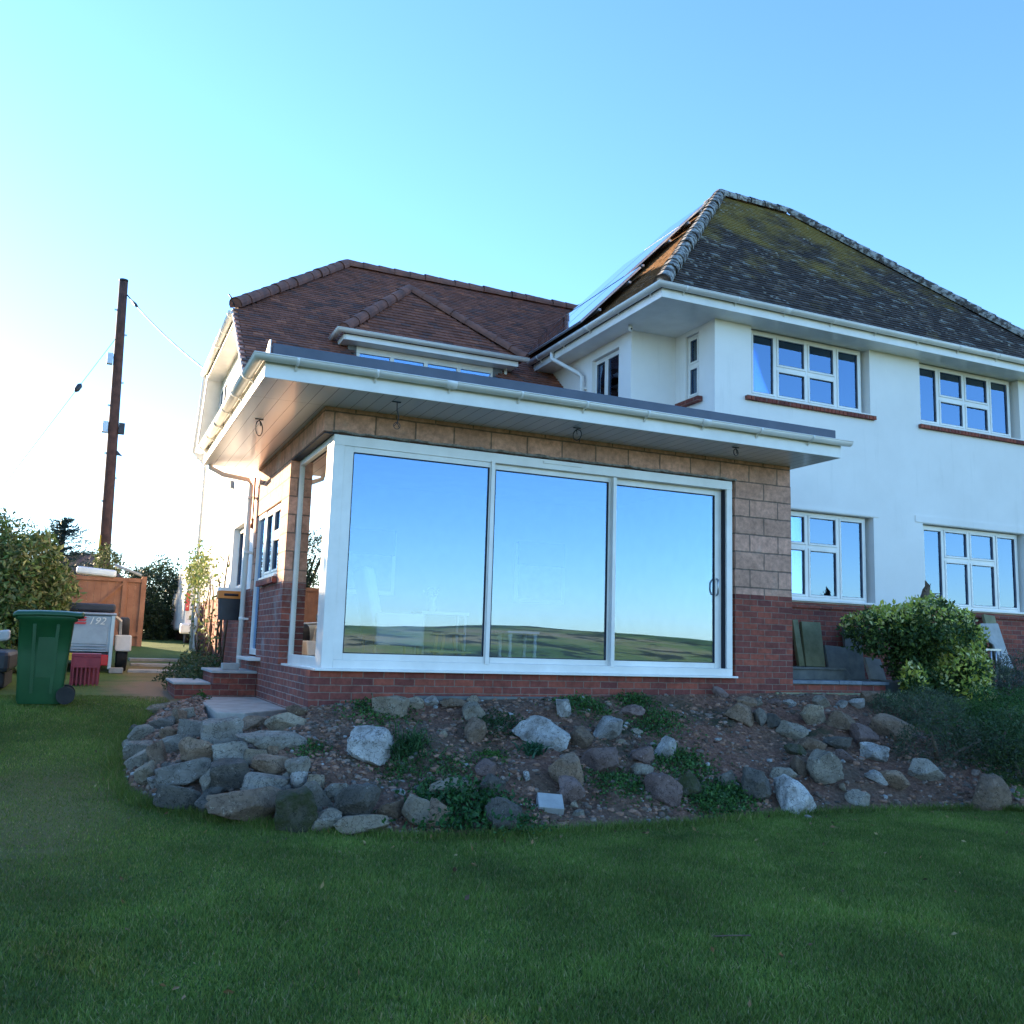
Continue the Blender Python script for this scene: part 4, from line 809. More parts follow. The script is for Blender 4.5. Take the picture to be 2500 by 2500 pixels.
A_ = [(375, 335, 170, 65, -14, 't', 'long pale flat stone beside the lawn just left of the concrete slab'), (250, 490, 160, 95, -15, 'g', 'grey oblong stone on the upper left rim of the pile'),
 (375, 440, 150, 90, -5, 'd', 'dark grey stone just above the light angular stone on the left of the pile'), (485, 405, 100, 120, 10, 'b', 'dark brown stone under the left end of the slab'),
 (420, 490, 110, 80, 0, 'b', 'brownish stone tucked above the light angular stone'), (450, 562, 165, 120, 5, 'u', 'light blue grey angular stone at centre left of the pile'),
 (570, 475, 170, 120, 5, 'u', 'blue grey stone with a brown rim under the slab corner'), (750, 495, 230, 190, 0, 'u', 'large squarish blue grey block near the top of the pile'),
 (600, 605, 220, 155, 5, 'b', 'large brown stone with a pale top in the middle left of the pile'), (235, 590, 175, 110, -10, 'g', 'grey rounded stone at the left edge of the pile'),
 (350, 645, 100, 175, -20, 'b', 'upright brown stone beside the large brown one'), (160, 560, 65, 80, 0, 'g', 'small grey stone at the far left tip of the pile'),
 (240, 665, 160, 90, -30, 'g', 'tilted grey green stone low on the left edge'), (275, 745, 130, 125, -20, 't', 'pale brown stone at the lower left corner of the pile'),
 (345, 800, 115, 75, 0, 'w', 'small whitish lilac stone at the lower left of the pile'), (510, 745, 300, 145, -8, 'u', 'large blue grey wedge stone in the lower left of the pile'),
 (725, 697, 85, 58, -5, 'w', 'little pale blue stone in the middle of the pile'), (660, 790, 88, 135, 8, 'g', 'narrow upright greenish stone beside the wedge stone'),
 (800, 615, 220, 145, 5, 'u', 'dark blue grey stone below the squarish block'), (960, 635, 145, 92, -5, 't', 'pale rounded stone right of the dark blue grey stone'),
 (810, 755, 225, 175, -3, 'd', 'dark olive blocky stone in the lower middle of the pile'), (1060, 692, 225, 112, 2, 'b', 'flat brown oblong stone above the long pale flat stone'),
 (1240, 700, 135, 135, -35, 'g', 'tilted grey stone at the right edge of the pile'), (1035, 800, 275, 108, 0, 'u', 'long pale blue flat stone lying in the lower pile'),
 (910, 932, 445, 190, 3, 'b', 'very large brown oblong boulder at the foot of the pile'), (480, 895, 265, 135, 5, 'd', 'dark broad slab stone at the foot of the pile on the left'),
 (640, 930, 105, 115, 0, 'd', 'dark stone wedged left of the very large brown boulder'), (1070, 532, 405, 140, 14, 'u', 'long blue grey slanting stone at the upper right of the pile'),
 (1160, 432, 245, 130, 8, 't', 'pale greenish block stone near the wall base'), (950, 432, 205, 105, -22, 'b', 'brown slanting stone under the slab front edge'),
 (812, 400, 85, 85, 0, 'u', 'small blue stone directly below the slab corner'), (1222, 975, 235, 245, 0, 'm', 'dark mossy triangular boulder at the foot of the pile'),
 (1352, 897, 215, 100, 48, 'g', 'grey elongated stone leaning right of the mossy boulder'), (1402, 1042, 175, 145, 5, 'g', 'grey squat stone at the lawn edge right of the mossy boulder'),
 (1600, 932, 255, 220, 0, 'd', 'large rounded dark grey boulder near the right foot of the pile'), (1470, 860, 165, 105, 0, 'g', 'pale grey stone left of the rounded dark boulder'),
 (1342, 802, 110, 110, 20, 't', 'tan stone above the elongated leaning stone'), (1238, 790, 115, 115, -20, 'w', 'pale blue stone above the mossy boulder'),
 (1630, 1062, 310, 110, -3, 't', 'long tan stone at the lawn edge below the rounded dark boulder'), (520, 375, 120, 80, -5, 'g', 'grey green stone left below the slab edge'),
 (1222, 350, 130, 70, 0, 'b', 'brown stone at the wall base right of the slab'), (410, 725, 85, 95, 10, 'd', 'dark small stone in the gap above the wedge stone'),
 (1150, 865, 90, 70, -30, 'd', 'dark small stone left of the mossy boulder'), (540, 540, 110, 70, 0, 'd', 'dark small stone between the light angular and brown stones'),
 (890, 560, 110, 70, 10, 'd', 'dark filler stone under the long slanting stone'), (1075, 600, 70, 60, 0, 'b', 'small brown stone under the long slanting stone'), (700, 860, 120, 60, 0, 'd', 'dark flat stone just above the very large brown boulder'),
 (200, 470, 80, 60, -30, 'd', 'dark stone on the left rim behind the grey oblong stone'), (420, 810, 120, 60, 10, 'd', 'dark thin stone under the wedge stone'), (1160, 770, 60, 60, 0, 'g', 'tiny grey stone right of the long pale flat stone')]
for (x, y, w2, h2, a, k, lb) in A_: place_rock(250+x/SC, 1600+y/SC, w2/SC*1.06, h2/SC*1.08, a, k, lb, 'stones of the drystone pile', boxy=.62 if int(x+y) % 2 else .4, emb=.02)
SB = 2.415
B_ = [(1690/2.576*SB-650*SB, 0, 0, 0, 0, 'u', '')]
bank = [(250+1690/SC, 1600+572/SC, 105, 88, 0, 'w', 'big grey boulder with a pale top standing in soil right of the pile', .5), (250+1810/SC, 1600+325/SC, 84, 52, 0, 't', 'tan block at the wall base under the left glass panel', .8)]
for (x, y, w2, h2, a, k, lb) in [(1015, 465, 315, 180, 14, 'w', 'large bluish white boulder in the middle of the bank'), (1410, 440, 160, 145, 0, 'w', 'squarish white quartz rock right of the large bluish boulder'), (1750, 545, 120, 125, 10, 'w', 'small blocky white rock near the weeds right of centre'),
 (1245, 500, 130, 150, 20, 'b', 'brown rock between the bluish boulder and the white quartz'), (1355, 622, 215, 170, 8, 'p', 'broad purple brown boulder below the white quartz'), (1615, 590, 130, 100, 0, 'p', 'purple grey rock left of the small blocky white rock'),
 (1170, 697, 180, 190, -25, 'b', 'cracked brown boulder, upper one of the touching pair'), (1200, 795, 150, 140, 0, 'p', 'dark brown rock, lower one of the touching pair'), (1610, 678, 125, 75, 10, 'g', 'flat greenish grey rock above the purple brown one'),
 (1735, 785, 210, 160, 10, 'p', 'wide purple brown rock low on the bank right of centre'), (1890, 770, 140, 160, 20, 'm', 'mossy brown rock beside the wide purple brown one'), (505, 785, 270, 115, -3, 't', 'oblong tan rock lying on the lower left of the bank'),
 (282, 907, 160, 175, -15, 't', 'rounded tan rock at the lawn edge right of the pile'), (390, 930, 170, 150, -30, 'b', 'brown rock half hidden by weeds at the lawn edge'), (690, 672, 115, 110, 15, 'p', 'dark rock above the weedy foot of the bank'),
 (720, 765, 165, 120, 0, 'd', 'dark broad rock right of the oblong tan rock'), (790, 935, 200, 165, 10, 'd', 'dark rounded boulder beside the big weed clump'), (620, 335, 130, 115, 0, 'g', 'grey pointed rock in the upper left of the bank'),
 (630, 450, 120, 145, 0, 'b', 'brown upright rock below the grey pointed rock'), (612, 268, 70, 60, 0, 't', 'small pale knob of rock above the grey pointed rock'), (270, 285, 105, 80, 0, 't', 'small tan block at the wall foot left of the pale blue one'),
 (370, 272, 85, 65, 5, 'w', 'small pale blue block at the wall foot'), (1148, 312, 85, 115, -20, 'w', 'small pale upright rock in weeds near the top of the bank'), (1560, 332, 130, 75, 0, 'p', 'low purple rock in weeds near the top of the bank'),
 (500, 280, 150, 55, 0, 'b', 'long low brown rock at the top left of the bank'), (1315, 188, 95, 42, 0, 't', 'flat pale stone against the wall foot in the middle'), (1830, 218, 105, 95, 10, 't', 'rough tan rock against the wall foot under the right glass panel'),
 (930, 712, 45, 58, 10, 'w', 'fist sized white stone in the soil left of the cracked boulder'), (130, 910, 150, 110, 0, 'b', 'brown rock between the dark boulder and the rounded tan rock'), (1580, 455, 70, 45, 0, 'g', 'little greenish stone right of the white quartz'), (1485, 512, 60, 40, 0, 't', 'little tan stone below right of the white quartz'), (1210, 885, 50, 50, 0, 't', 'little pale stone right of the square paving block'), (1235, 935, 70, 50, 0, 'g', 'little grey stone below right of the square paving block'), (195, 808, 40, 42, 0, 'w', 'tiny white stone above the rounded tan rock'), (440, 465, 48, 48, 0, 't', 'tiny cream stone left of the brown upright rock')]:
    bank.append((900+x/SB, 1600+y/SB, w2/SB, h2/SB, a, k, lb, .45))
SD_ = 2.1467
for (x, y, w2, h2, a, k, lb) in [(730, 742, 215, 185, 8, 'w', 'large faceted white boulder low on the right of the bank'), (890, 590, 170, 165, 5, 'g', 'blocky grey green boulder above the large white one'), (1140, 512, 140, 105, 20, 'w', 'angular white rock high on the right of the bank'),
 (1420, 607, 165, 120, 0, 'u', 'flat sided slate blue rock at the right of the bank'), (1757, 732, 180, 190, 0, 'b', 'upright brown boulder standing alone at the lawn edge far right'), (1235, 385, 190, 135, 28, 'b', 'large brown slanting rock near the shrubs'),
 (1092, 420, 140, 115, 0, 'p', 'reddish rock left of the large slanting one'), (980, 352, 135, 100, 15, 'b', 'brown rock above left of the reddish one'), (828, 318, 125, 115, 0, 't', 'tan rounded rock below the timber edging'),
 (455, 310, 155, 95, 25, 'b', 'brown slanting rock at the upper middle of the right bank'), (545, 325, 70, 90, 10, 'd', 'dark stone touching the slanting brown rock'), (620, 345, 100, 70, 5, 'd', 'low dark stone right of the slanting brown rock'), (715, 400, 140, 95, 25, 'g', 'grey jagged rock in the centre of the right bank'),
 (812, 472, 150, 75, 8, 'b', 'long brown rock below the grey jagged one'), (755, 582, 88, 105, -5, 'b', 'egg shaped brown rock left of the blocky grey green boulder'), (988, 535, 100, 70, 55, 'p', 'narrow leaning rock right of the blocky grey green boulder'),
 (668, 635, 135, 95, -5, 'g', 'grey rock above the large faceted white boulder'), (520, 680, 170, 150, 30, 'd', 'big dark rock left of the large faceted white boulder'), (1165, 640, 115, 55, 28, 'w', 'thin white and green rock in the lower right of the bank'),
 (1250, 655, 145, 100, 0, 'b', 'brown rock right of the thin white one'), (1058, 742, 115, 75, 5, 'u', 'low grey blue rock right of the large white boulder'), (705, 250, 65, 38, 5, 'w', 'small white rock directly under the timber edging'), (1055, 252, 75, 55, 0, 'w', 'pale rock at the top right end of the bank'),
 (975, 256, 60, 42, 0, 'w', 'small whitish rock left of the pale rock at the top right'), (1130, 225, 95, 70, 0, 'b', 'brown rock at the top of the bank beside the shrubs'), (868, 245, 85, 65, 10, 'g', 'grey rock just under the edging, right of the small white one'), (530, 243, 65, 42, 15, 'g', 'small grey rock at the top of the right bank'),
 (385, 650, 100, 90, 30, 'g', 'grey green slanting rock in the weeds'), (740, 500, 125, 65, 20, 'm', 'mossy low rock above the egg shaped one'), (950, 455, 130, 75, 10, 'd', 'dark flat rock above the narrow leaning one'), (480, 245, 100, 60, 0, 'b', 'brown rock at the top beside the small grey one'), (620, 245, 70, 40, 0, 'p', 'low purple stone left of the small white rock'), (800, 850, 40, 26, 0, 'w', 'tiny white pebble rock at the lawn edge below the large white boulder'), (340, 195, 80, 60, 0, 'p', 'purple grey stone at the wall foot under the door edge'), (980, 690, 35, 40, 0, 't', 'tiny tan stone above the low grey blue rock')]:
    bank.append((1600+x/SD_, 1600+y/SD_, w2/SD_, h2/SD_, a, k, lb, .5))
for (x, y, w2, h2, a, k, lb, bx_) in bank: place_rock(x, y, w2*1.04, h2*1.04, a, k, lb, 'rocks set in the bank', boxy=bx_, emb=.14)
# square paving block
P, n = hit(900+1068/SB, 1600+905/SB); o = MB().box(-.11, .11, -.10, .10, -.04, .05).build('paving_block', M['paleslab'], None, bevel=.006); o.location = P+Vector((0, 0, .03)); o.rotation_euler = (R(28), R(4), R(-18)); tag(o, 'square cream paving block lying on the lower bank', 'paving block')
# red-yellow scrap by the edging
P, n = hit(1873, 1690); o = MB().prism([(-.15, 0, -.02), (.18, 0, .04), (.05, 0, -.05)], (0, .02, 0)).build('wood_offcut', M['pine'], None); o.location = P+Vector((0, -.03, .02)); tag(o, 'yellow pine offcut lying below the brick pier', 'offcut')

# gravel: loose pebbles and clods all over the bank
def pebbles(n_, mats, name, smin, smax, t0=.4, t1=12.4, pale=.15):
    m = MB(); base = []
    for k in range(6):
        bm = bmesh.new(); bmesh.ops.create_icosphere(bm, subdivisions=1, radius=1); rnd = random.Random(k)
        for v in bm.verts: v.co *= rnd.uniform(.7, 1.1)
        base.append(([v.co.copy() for v in bm.verts], [[v.index for v in f.verts] for f in bm.faces])); bm.free()
    for i in range(n_):
        t_ = random.uniform(t0, t1); s_ = random.random()**1.15; p = bankp(t_, s_); dens = .5+.5*noise.noise(Vector((p.x*.9, p.y*.9, 8)))
        if random.random() > .35+dens*.8: continue
        r_ = smin+(smax-smin)*random.random()**3.5; vs_, fs_ = base[random.randrange(6)]; rot = Matrix.Rotation(random.uniform(0, 6.3), 3, 'Z') @ Matrix.Rotation(random.uniform(-.6, .6), 3, 'X')
        q = random.random(); c = (.30, .29, .27) if q < pale else (.20, .15, .12) if q < .4 else (.25, .14, .095)
        b = random.uniform(.35, 1.4); c = tuple(x*b for x in c); sc_ = Vector((random.uniform(.8, 1.5), random.uniform(.7, 1.2), random.uniform(.5, .9)))
        m.add([p+rot @ Vector((v.x*sc_.x, v.y*sc_.y, v.z*sc_.z))*r_ for v in vs_], fs_, False, c)
    o = m.build(name, mats, None, uv=False); tag(o, kind='stuff', label='loose gravel and clods of red brown soil covering the bank', cat='gravel'); return o
M['pebble'] = mat_tint('pebbles', .9, 40, .6, 1.3)
pebbles(28000, M['pebble'], 'gravel', .007, .042, pale=.045)

# ------------------------------------------------------------------ plants
def leafcloud(m, pts, size, cols, droop=.0, aspect=.45, nrmbias=None, curl=.25):
    for p in pts:
        p = Vector(p); s_ = size*random.uniform(.6, 1.25); d = Vector((random.gauss(0, 1), random.gauss(0, 1), random.gauss(0, 1)-droop))
        if nrmbias is not None: d += nrmbias(p)
        d.normalize(); a = d.cross(Vector((random.gauss(0, 1), random.gauss(0, 1), random.gauss(0, 1)))).normalized(); n_ = d.cross(a)
        c = random.choice(cols); b = random.uniform(.7, 1.25); c = tuple(x*b for x in c); hw = s_*aspect/2
        m.add([p, p+d*s_*.5+a*hw+n_*s_*curl*.3, p+d*s_, p+d*s_*.5-a*hw+n_*s_*curl*.3], [(0, 1, 2), (0, 2, 3)], False, c)
def shell(c, r_, n_, k=.25, bumps=.25, seed=0, zmin=-9, f=1.6):
    """points near the surface of a lumpy ellipsoid, some inside"""
    c = Vector(c); out = []
    while len(out) < n_:
        v = Vector((random.gauss(0, 1), random.gauss(0, 1), random.gauss(0, 1))).normalized(); q = 1+bumps*noise.noise(v*f+Vector((seed, 0, 0)))*1.6+.12*noise.noise(v*6+Vector((seed, 5, 0)))
        u_ = 1-k*abs(random.gauss(0, .6)); p = c+Vector((v.x*r_[0], v.y*r_[1], v.z*r_[2]))*q*max(.1, u_)
        if noise.noise(p*3.0/max(.4, min(r_))+Vector((seed, 9, 1))) < -.28: continue
        if p.z > zmin: out.append(p)
    return out
def shrub(name, loc, label, cat, blobs, n_, size, cols, stems=3, group=None, aspect=.45, zmin=-9, k=.3, bumps=.25, droop=0, stemmat='bark', stemr=.025):
    t_ = thing(name, loc, label, cat, group); m = MB(); tot = sum(b[1][0]*b[1][2]+b[1][1]*b[1][2] for b in blobs)
    for i, (c, r_) in enumerate(blobs):
        nn = int(n_*(r_[0]*r_[2]+r_[1]*r_[2])/tot); leafcloud(m, shell(c, r_, nn, k, bumps, i*7.3+len(label), zmin), size, cols if not isinstance(cols[0], list) else cols[i % len(cols)], droop, aspect)
    m.build('foliage', M['leaf'], t_, uv=False)
    m = MB(); L = Vector(loc)
    for (c, r_) in blobs[:max(1, stems)]:
        c = Vector(c)
        for q in range(2):
            e = c+Vector((random.uniform(-.5, .5)*r_[0], random.uniform(-.5, .5)*r_[1], random.uniform(-.1, .5)*r_[2])); mid = L.lerp(e, .5)+Vector((random.uniform(-.1, .1), random.uniform(-.1, .1), 0))*r_[0]
            m.tube([L-Vector((0, 0, .05)), mid, e], [stemr*1.3, stemr, stemr*.4], 7)
    m.build('stem', M[stemmat], t_, uv=False); return t_
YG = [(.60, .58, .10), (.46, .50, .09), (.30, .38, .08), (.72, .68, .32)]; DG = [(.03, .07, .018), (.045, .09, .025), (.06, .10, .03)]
# variegated round bush: bright tips on top and right, dark leaves painting the shaded gaps below
t_ = thing('variegated_bush', (8.3, .15, -.15), 'round yellow green variegated bush in front of the white wall right of the pier', 'bush')
m = MB(); bushes = [((8.1, .35, .66), (.72, .5, .36)), ((8.65, .2, .72), (.78, .55, .42)), ((9.05, .1, .42), (.50, .45, .40)), ((8.90, -.1, .15), (.44, .4, .42)), ((9.0, -.15, -.15), (.32, .35, .3)), ((7.98, -.15, -.0), (.17, .15, .2)), ((8.45, .25, .28), (.42, .35, .34)), ((8.55, 0, -.1), (.4, .3, .25))]
for i, (c, r_) in enumerate(bushes):
    pts = shell(c, r_, int(12000*r_[0]*r_[2])+250, .22, .22, i*3.1)
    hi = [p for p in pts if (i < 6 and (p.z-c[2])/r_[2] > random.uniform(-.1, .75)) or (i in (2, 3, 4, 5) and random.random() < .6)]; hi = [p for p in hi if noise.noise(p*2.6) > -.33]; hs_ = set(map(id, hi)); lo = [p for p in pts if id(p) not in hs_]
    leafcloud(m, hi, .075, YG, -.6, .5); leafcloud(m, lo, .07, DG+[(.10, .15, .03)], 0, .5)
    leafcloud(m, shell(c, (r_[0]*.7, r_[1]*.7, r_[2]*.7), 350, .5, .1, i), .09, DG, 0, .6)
m.build('foliage', M['leaf'], t_, uv=False)
m = MB(); b0 = Vector((8.4, .15, -.2))
for e in ((8.1, .35, .6), (8.5, .2, .7), (8.8, .1, .5), (9.0, -.05, .2), (8.3, .4, .5)): m.tube([b0, b0.lerp(Vector(e), .5)+Vector((random.uniform(-.08, .08), 0, .03)), e], [.035, .028, .012], 8)
m.build('stem', M['bark'], t_, uv=False)
# broken stump sticking out behind the bush
t_ = thing('broken_stump', tuple(at(2255, 1500, Y=.6)), 'broken splintered brown stump rising behind the top of the round bush', 'stump')
a = at(2250, 1490, Y=.6); b = at(2262, 1442, Y=.6); m = MB(); m.tube([a-Vector((0, 0, 1.0)), a, b, b+Vector((.02, 0, .07)), b+Vector((-.02, 0, .15))], [.09, .065, .06, .035, .006], 9)
m.build('trunk', M['bark'], t_); m = MB()
for (x, y) in ((2268, 1425), (2262, 1428), (2256, 1436), (2275, 1440), (2296, 1448), (2290, 1455), (2300, 1462), (2272, 1424)): m.tube([b-Vector((0, 0, .04)), b.lerp(at(x, y, Y=.55), .6)+Vector((0, 0, -.03)), at(x, y, Y=.55)], [.02, .012, .003], 6)
m.build('twig', M['bark'], t_)
# low shrubs right
def pxshrub(px, py, name, label, cat, rx, rz, ry, n_, size, cols, group=None, extra=(), aspect=.4, up=.5, **kw):
    P, n = hit(px, py); c = P+Vector((0, 0, rz*up)); bl = [(tuple(c), (rx, ry, rz))]+[((c.x+dx, c.y+dy, c.z+dz), r_) for dx, dy, dz, r_ in extra]
    return shrub(name, tuple(P-Vector((0, 0, .03))), label, cat, bl, n_, size, cols, aspect=aspect, group=group, **kw)
BG = [(.07, .11, .06), (.10, .14, .08), (.06, .08, .05), (.15, .18, .11)]; PG = [(.10, .11, .10), (.15, .16, .15), (.07, .085, .07)]; MG = [(.045, .12, .024), (.065, .155, .034), (.03, .08, .02)]
pxshrub(2150, 1690, 'lavender_bush', 'grey green lavender bush directly below the round bush', 'shrub', .55, .28, .4, 3500, .07, BG, extra=[(.5, -.1, -.1, (.5, .4, .25))], aspect=.16, droop=-.8)
pxshrub(2260, 1760, 'lavender_bush', 'sprawling grey green lavender at the edge of the stony bank', 'shrub', .6, .25, .45, 3800, .07, BG, extra=[(-.3, .1, 0, (.4, .3, .2))], aspect=.14, droop=-.8)
pxshrub(2450, 1700, 'lavender_bush', 'bluish lavender mound on the right edge under the window', 'shrub', .75, .24, .5, 4800, .08, PG+BG[:2], extra=[(.6, 0, .1, (.6, .5, .4))], aspect=.16, droop=-.8)
pxshrub(2290, 1850, 'heather_shrub', 'dark woody shrub sprawling down to the slate blue rock', 'shrub', .55, .3, .4, 4200, .05, [(.04, .065, .032), (.055, .085, .04), (.08, .085, .055)], extra=[(.4, -.1, -.05, (.5, .35, .28))], aspect=.25)
pxshrub(2420, 1850, 'heather_shrub', 'dark green shrub above the lone brown boulder', 'shrub', .5, .33, .4, 4200, .055, [(.035, .08, .026), (.05, .10, .034)], extra=[(.3, 0, .1, (.45, .35, .3))], aspect=.3)
pxshrub(2480, 1780, 'low_hedge', 'brighter green clipped shrub at the right edge of the picture', 'shrub', .65, .35, .5, 6500, .045, MG, aspect=.3)
pxshrub(2495, 1900, 'heather_shrub', 'dark shrub at the right edge beside the lone brown boulder', 'shrub', .4, .28, .3, 2600, .05, [(.02, .04, .015), (.045, .08, .02)], aspect=.3)
# weeds on the bank
def tuft(px, py, w_, h_, label, n_=160, col=MG, kind='grass_tuft', blade=.012):
    P, n = hit(px, py); t_ = thing(kind, tuple(P), label, 'weed', 'weeds growing on the bank'); m = MB()
    for i in range(n_):
        b = P+Vector((random.gauss(0, w_*.28), random.gauss(0, w_*.25), 0)); q = BVH.ray_cast(b+Vector((0, 0, 1)), Vector((0, 0, -1)))
        if q[0] is not None: b = q[0]
        d = Vector((random.gauss(0, .5), random.gauss(0, .5)-.15, 1)).normalized(); L = h_*random.uniform(.5, 1.15); a = d.cross(Vector((random.gauss(0, 1), random.gauss(0, 1), 0))).normalized()
        tip = b+d*L+Vector((d.x, d.y, -.4))*L*.45; mid = b+d*L*.6; c = random.choice(col); bb = random.uniform(.7, 1.3); c = tuple(x*bb for x in c)
        m.add([b-a*blade/2, b+a*blade/2, mid+a*blade/2.4, mid-a*blade/2.4, tip], [(0, 1, 2, 3), (3, 2, 4)], False, c)
    m.build('blades', M['leaf'], t_, uv=False)
def weed(px, py, w_, h_, label, n_=700, size=.04, col=MG, aspect=.55):
    w_ *= 1.25; n_ = int(n_*1.5)
    P, n = hit(px, py); t_ = thing('weed_clump', tuple(P), label, 'weed', 'weeds growing on the bank'); m = MB(); pts = []
    for i in range(n_):
        x, y = random.gauss(0, w_*.32), random.gauss(0, w_*.25); b = P+Vector((x, y, 0)); q = BVH.ray_cast(b+Vector((0, 0, 1)), Vector((0, 0, -1)))
        if q[0] is not None: b = q[0]
        pts.append(b+Vector((0, 0, abs(random.gauss(0, .5))*h_*math.exp(-(x*x+y*y)/(w_*w_*.2)))))
    leafcloud(m, pts, size, col, -.3, aspect); m.build('leaves', M['leaf'], t_, uv=False)
kx = lambda x, y: (900+x/SB, 1600+y/SB)
tuft(*kx(240, 560), .34, .20, 'spiky grass tuft right of the big pale topped boulder', 260, [(.025, .075, .02), (.04, .10, .035)])
tuft(*kx(970, 580), .18, .13, 'dark green rosette at the foot of the large bluish white boulder', 110, [(.03, .10, .05), (.02, .07, .03)], blade=.02)
weed(*kx(560, 930), .62, .24, 'largest leafy weed clump at the lawn edge on the lower left bank', 1500, .05, [(.02, .075, .018), (.03, .10, .025)])
weed(*kx(60, 330), .50, .08, 'low green weeds at the wall foot above the big pale topped boulder', 900, .035)
weed(*kx(1270, 300), .45, .10, 'bright green weeds near the top centre of the bank', 900, .035)
weed(*kx(1560, 270), .35, .08, 'green weeds at the top of the bank just left of the low purple rock', 600, .035)
weed(*kx(1690, 410), .50, .08, 'patch of weeds between the white quartz and the small blocky white rock', 900, .035)
weed(*kx(1840, 640), .50, .10, 'weeds right of the small blocky white rock', 900, .04)
weed(*kx(1480, 750), .50, .07, 'spreading weeds left of the wide purple brown rock', 900, .035)
weed(*kx(2030, 880), .38, .12, 'weeds below the mossy brown rock near the lawn', 900, .04)
weed(*kx(2150, 820), .38, .10, 'weeds running down beside the big dark rock', 800, .04)
weed(*kx(740, 240), .42, .07, 'weeds at the wall foot below the left glass panel', 700, .03)
weed(*kx(930, 240), .38, .07, 'weeds at the wall foot left of the middle of the bank', 600, .03)
weed(*kx(180, 680), .30, .06, 'small weeds below the spiky grass tuft', 400, .03)
weed(*kx(780, 430), .45, .08, 'dark weeds left of the large bluish white boulder', 700, .03, [(.02, .055, .015), (.03, .07, .02)])
weed(*kx(500, 670), .40, .05, 'thin weeds above the oblong tan rock', 500, .03)
weed(*kx(860, 1000), .40, .05, 'thin weeds at the foot of the dark rounded boulder', 500, .03)
weed(*kx(720, 590), .25, .05, 'tiny bright weeds below the brown upright rock', 300, .028, [(.05, .13, .02)])
weed(250+640/SC, 1600+310/SC, .22, .10, 'weeds growing against the front left corner of the concrete slab', 400, .035)
weed(250+1300/SC, 1600+590/SC, .25, .05, 'weeds at the right end of the long slanting stone', 300, .03)
weed(*kx(350, 790), .22, .06, 'weeds above the rounded tan rock', 300, .03)

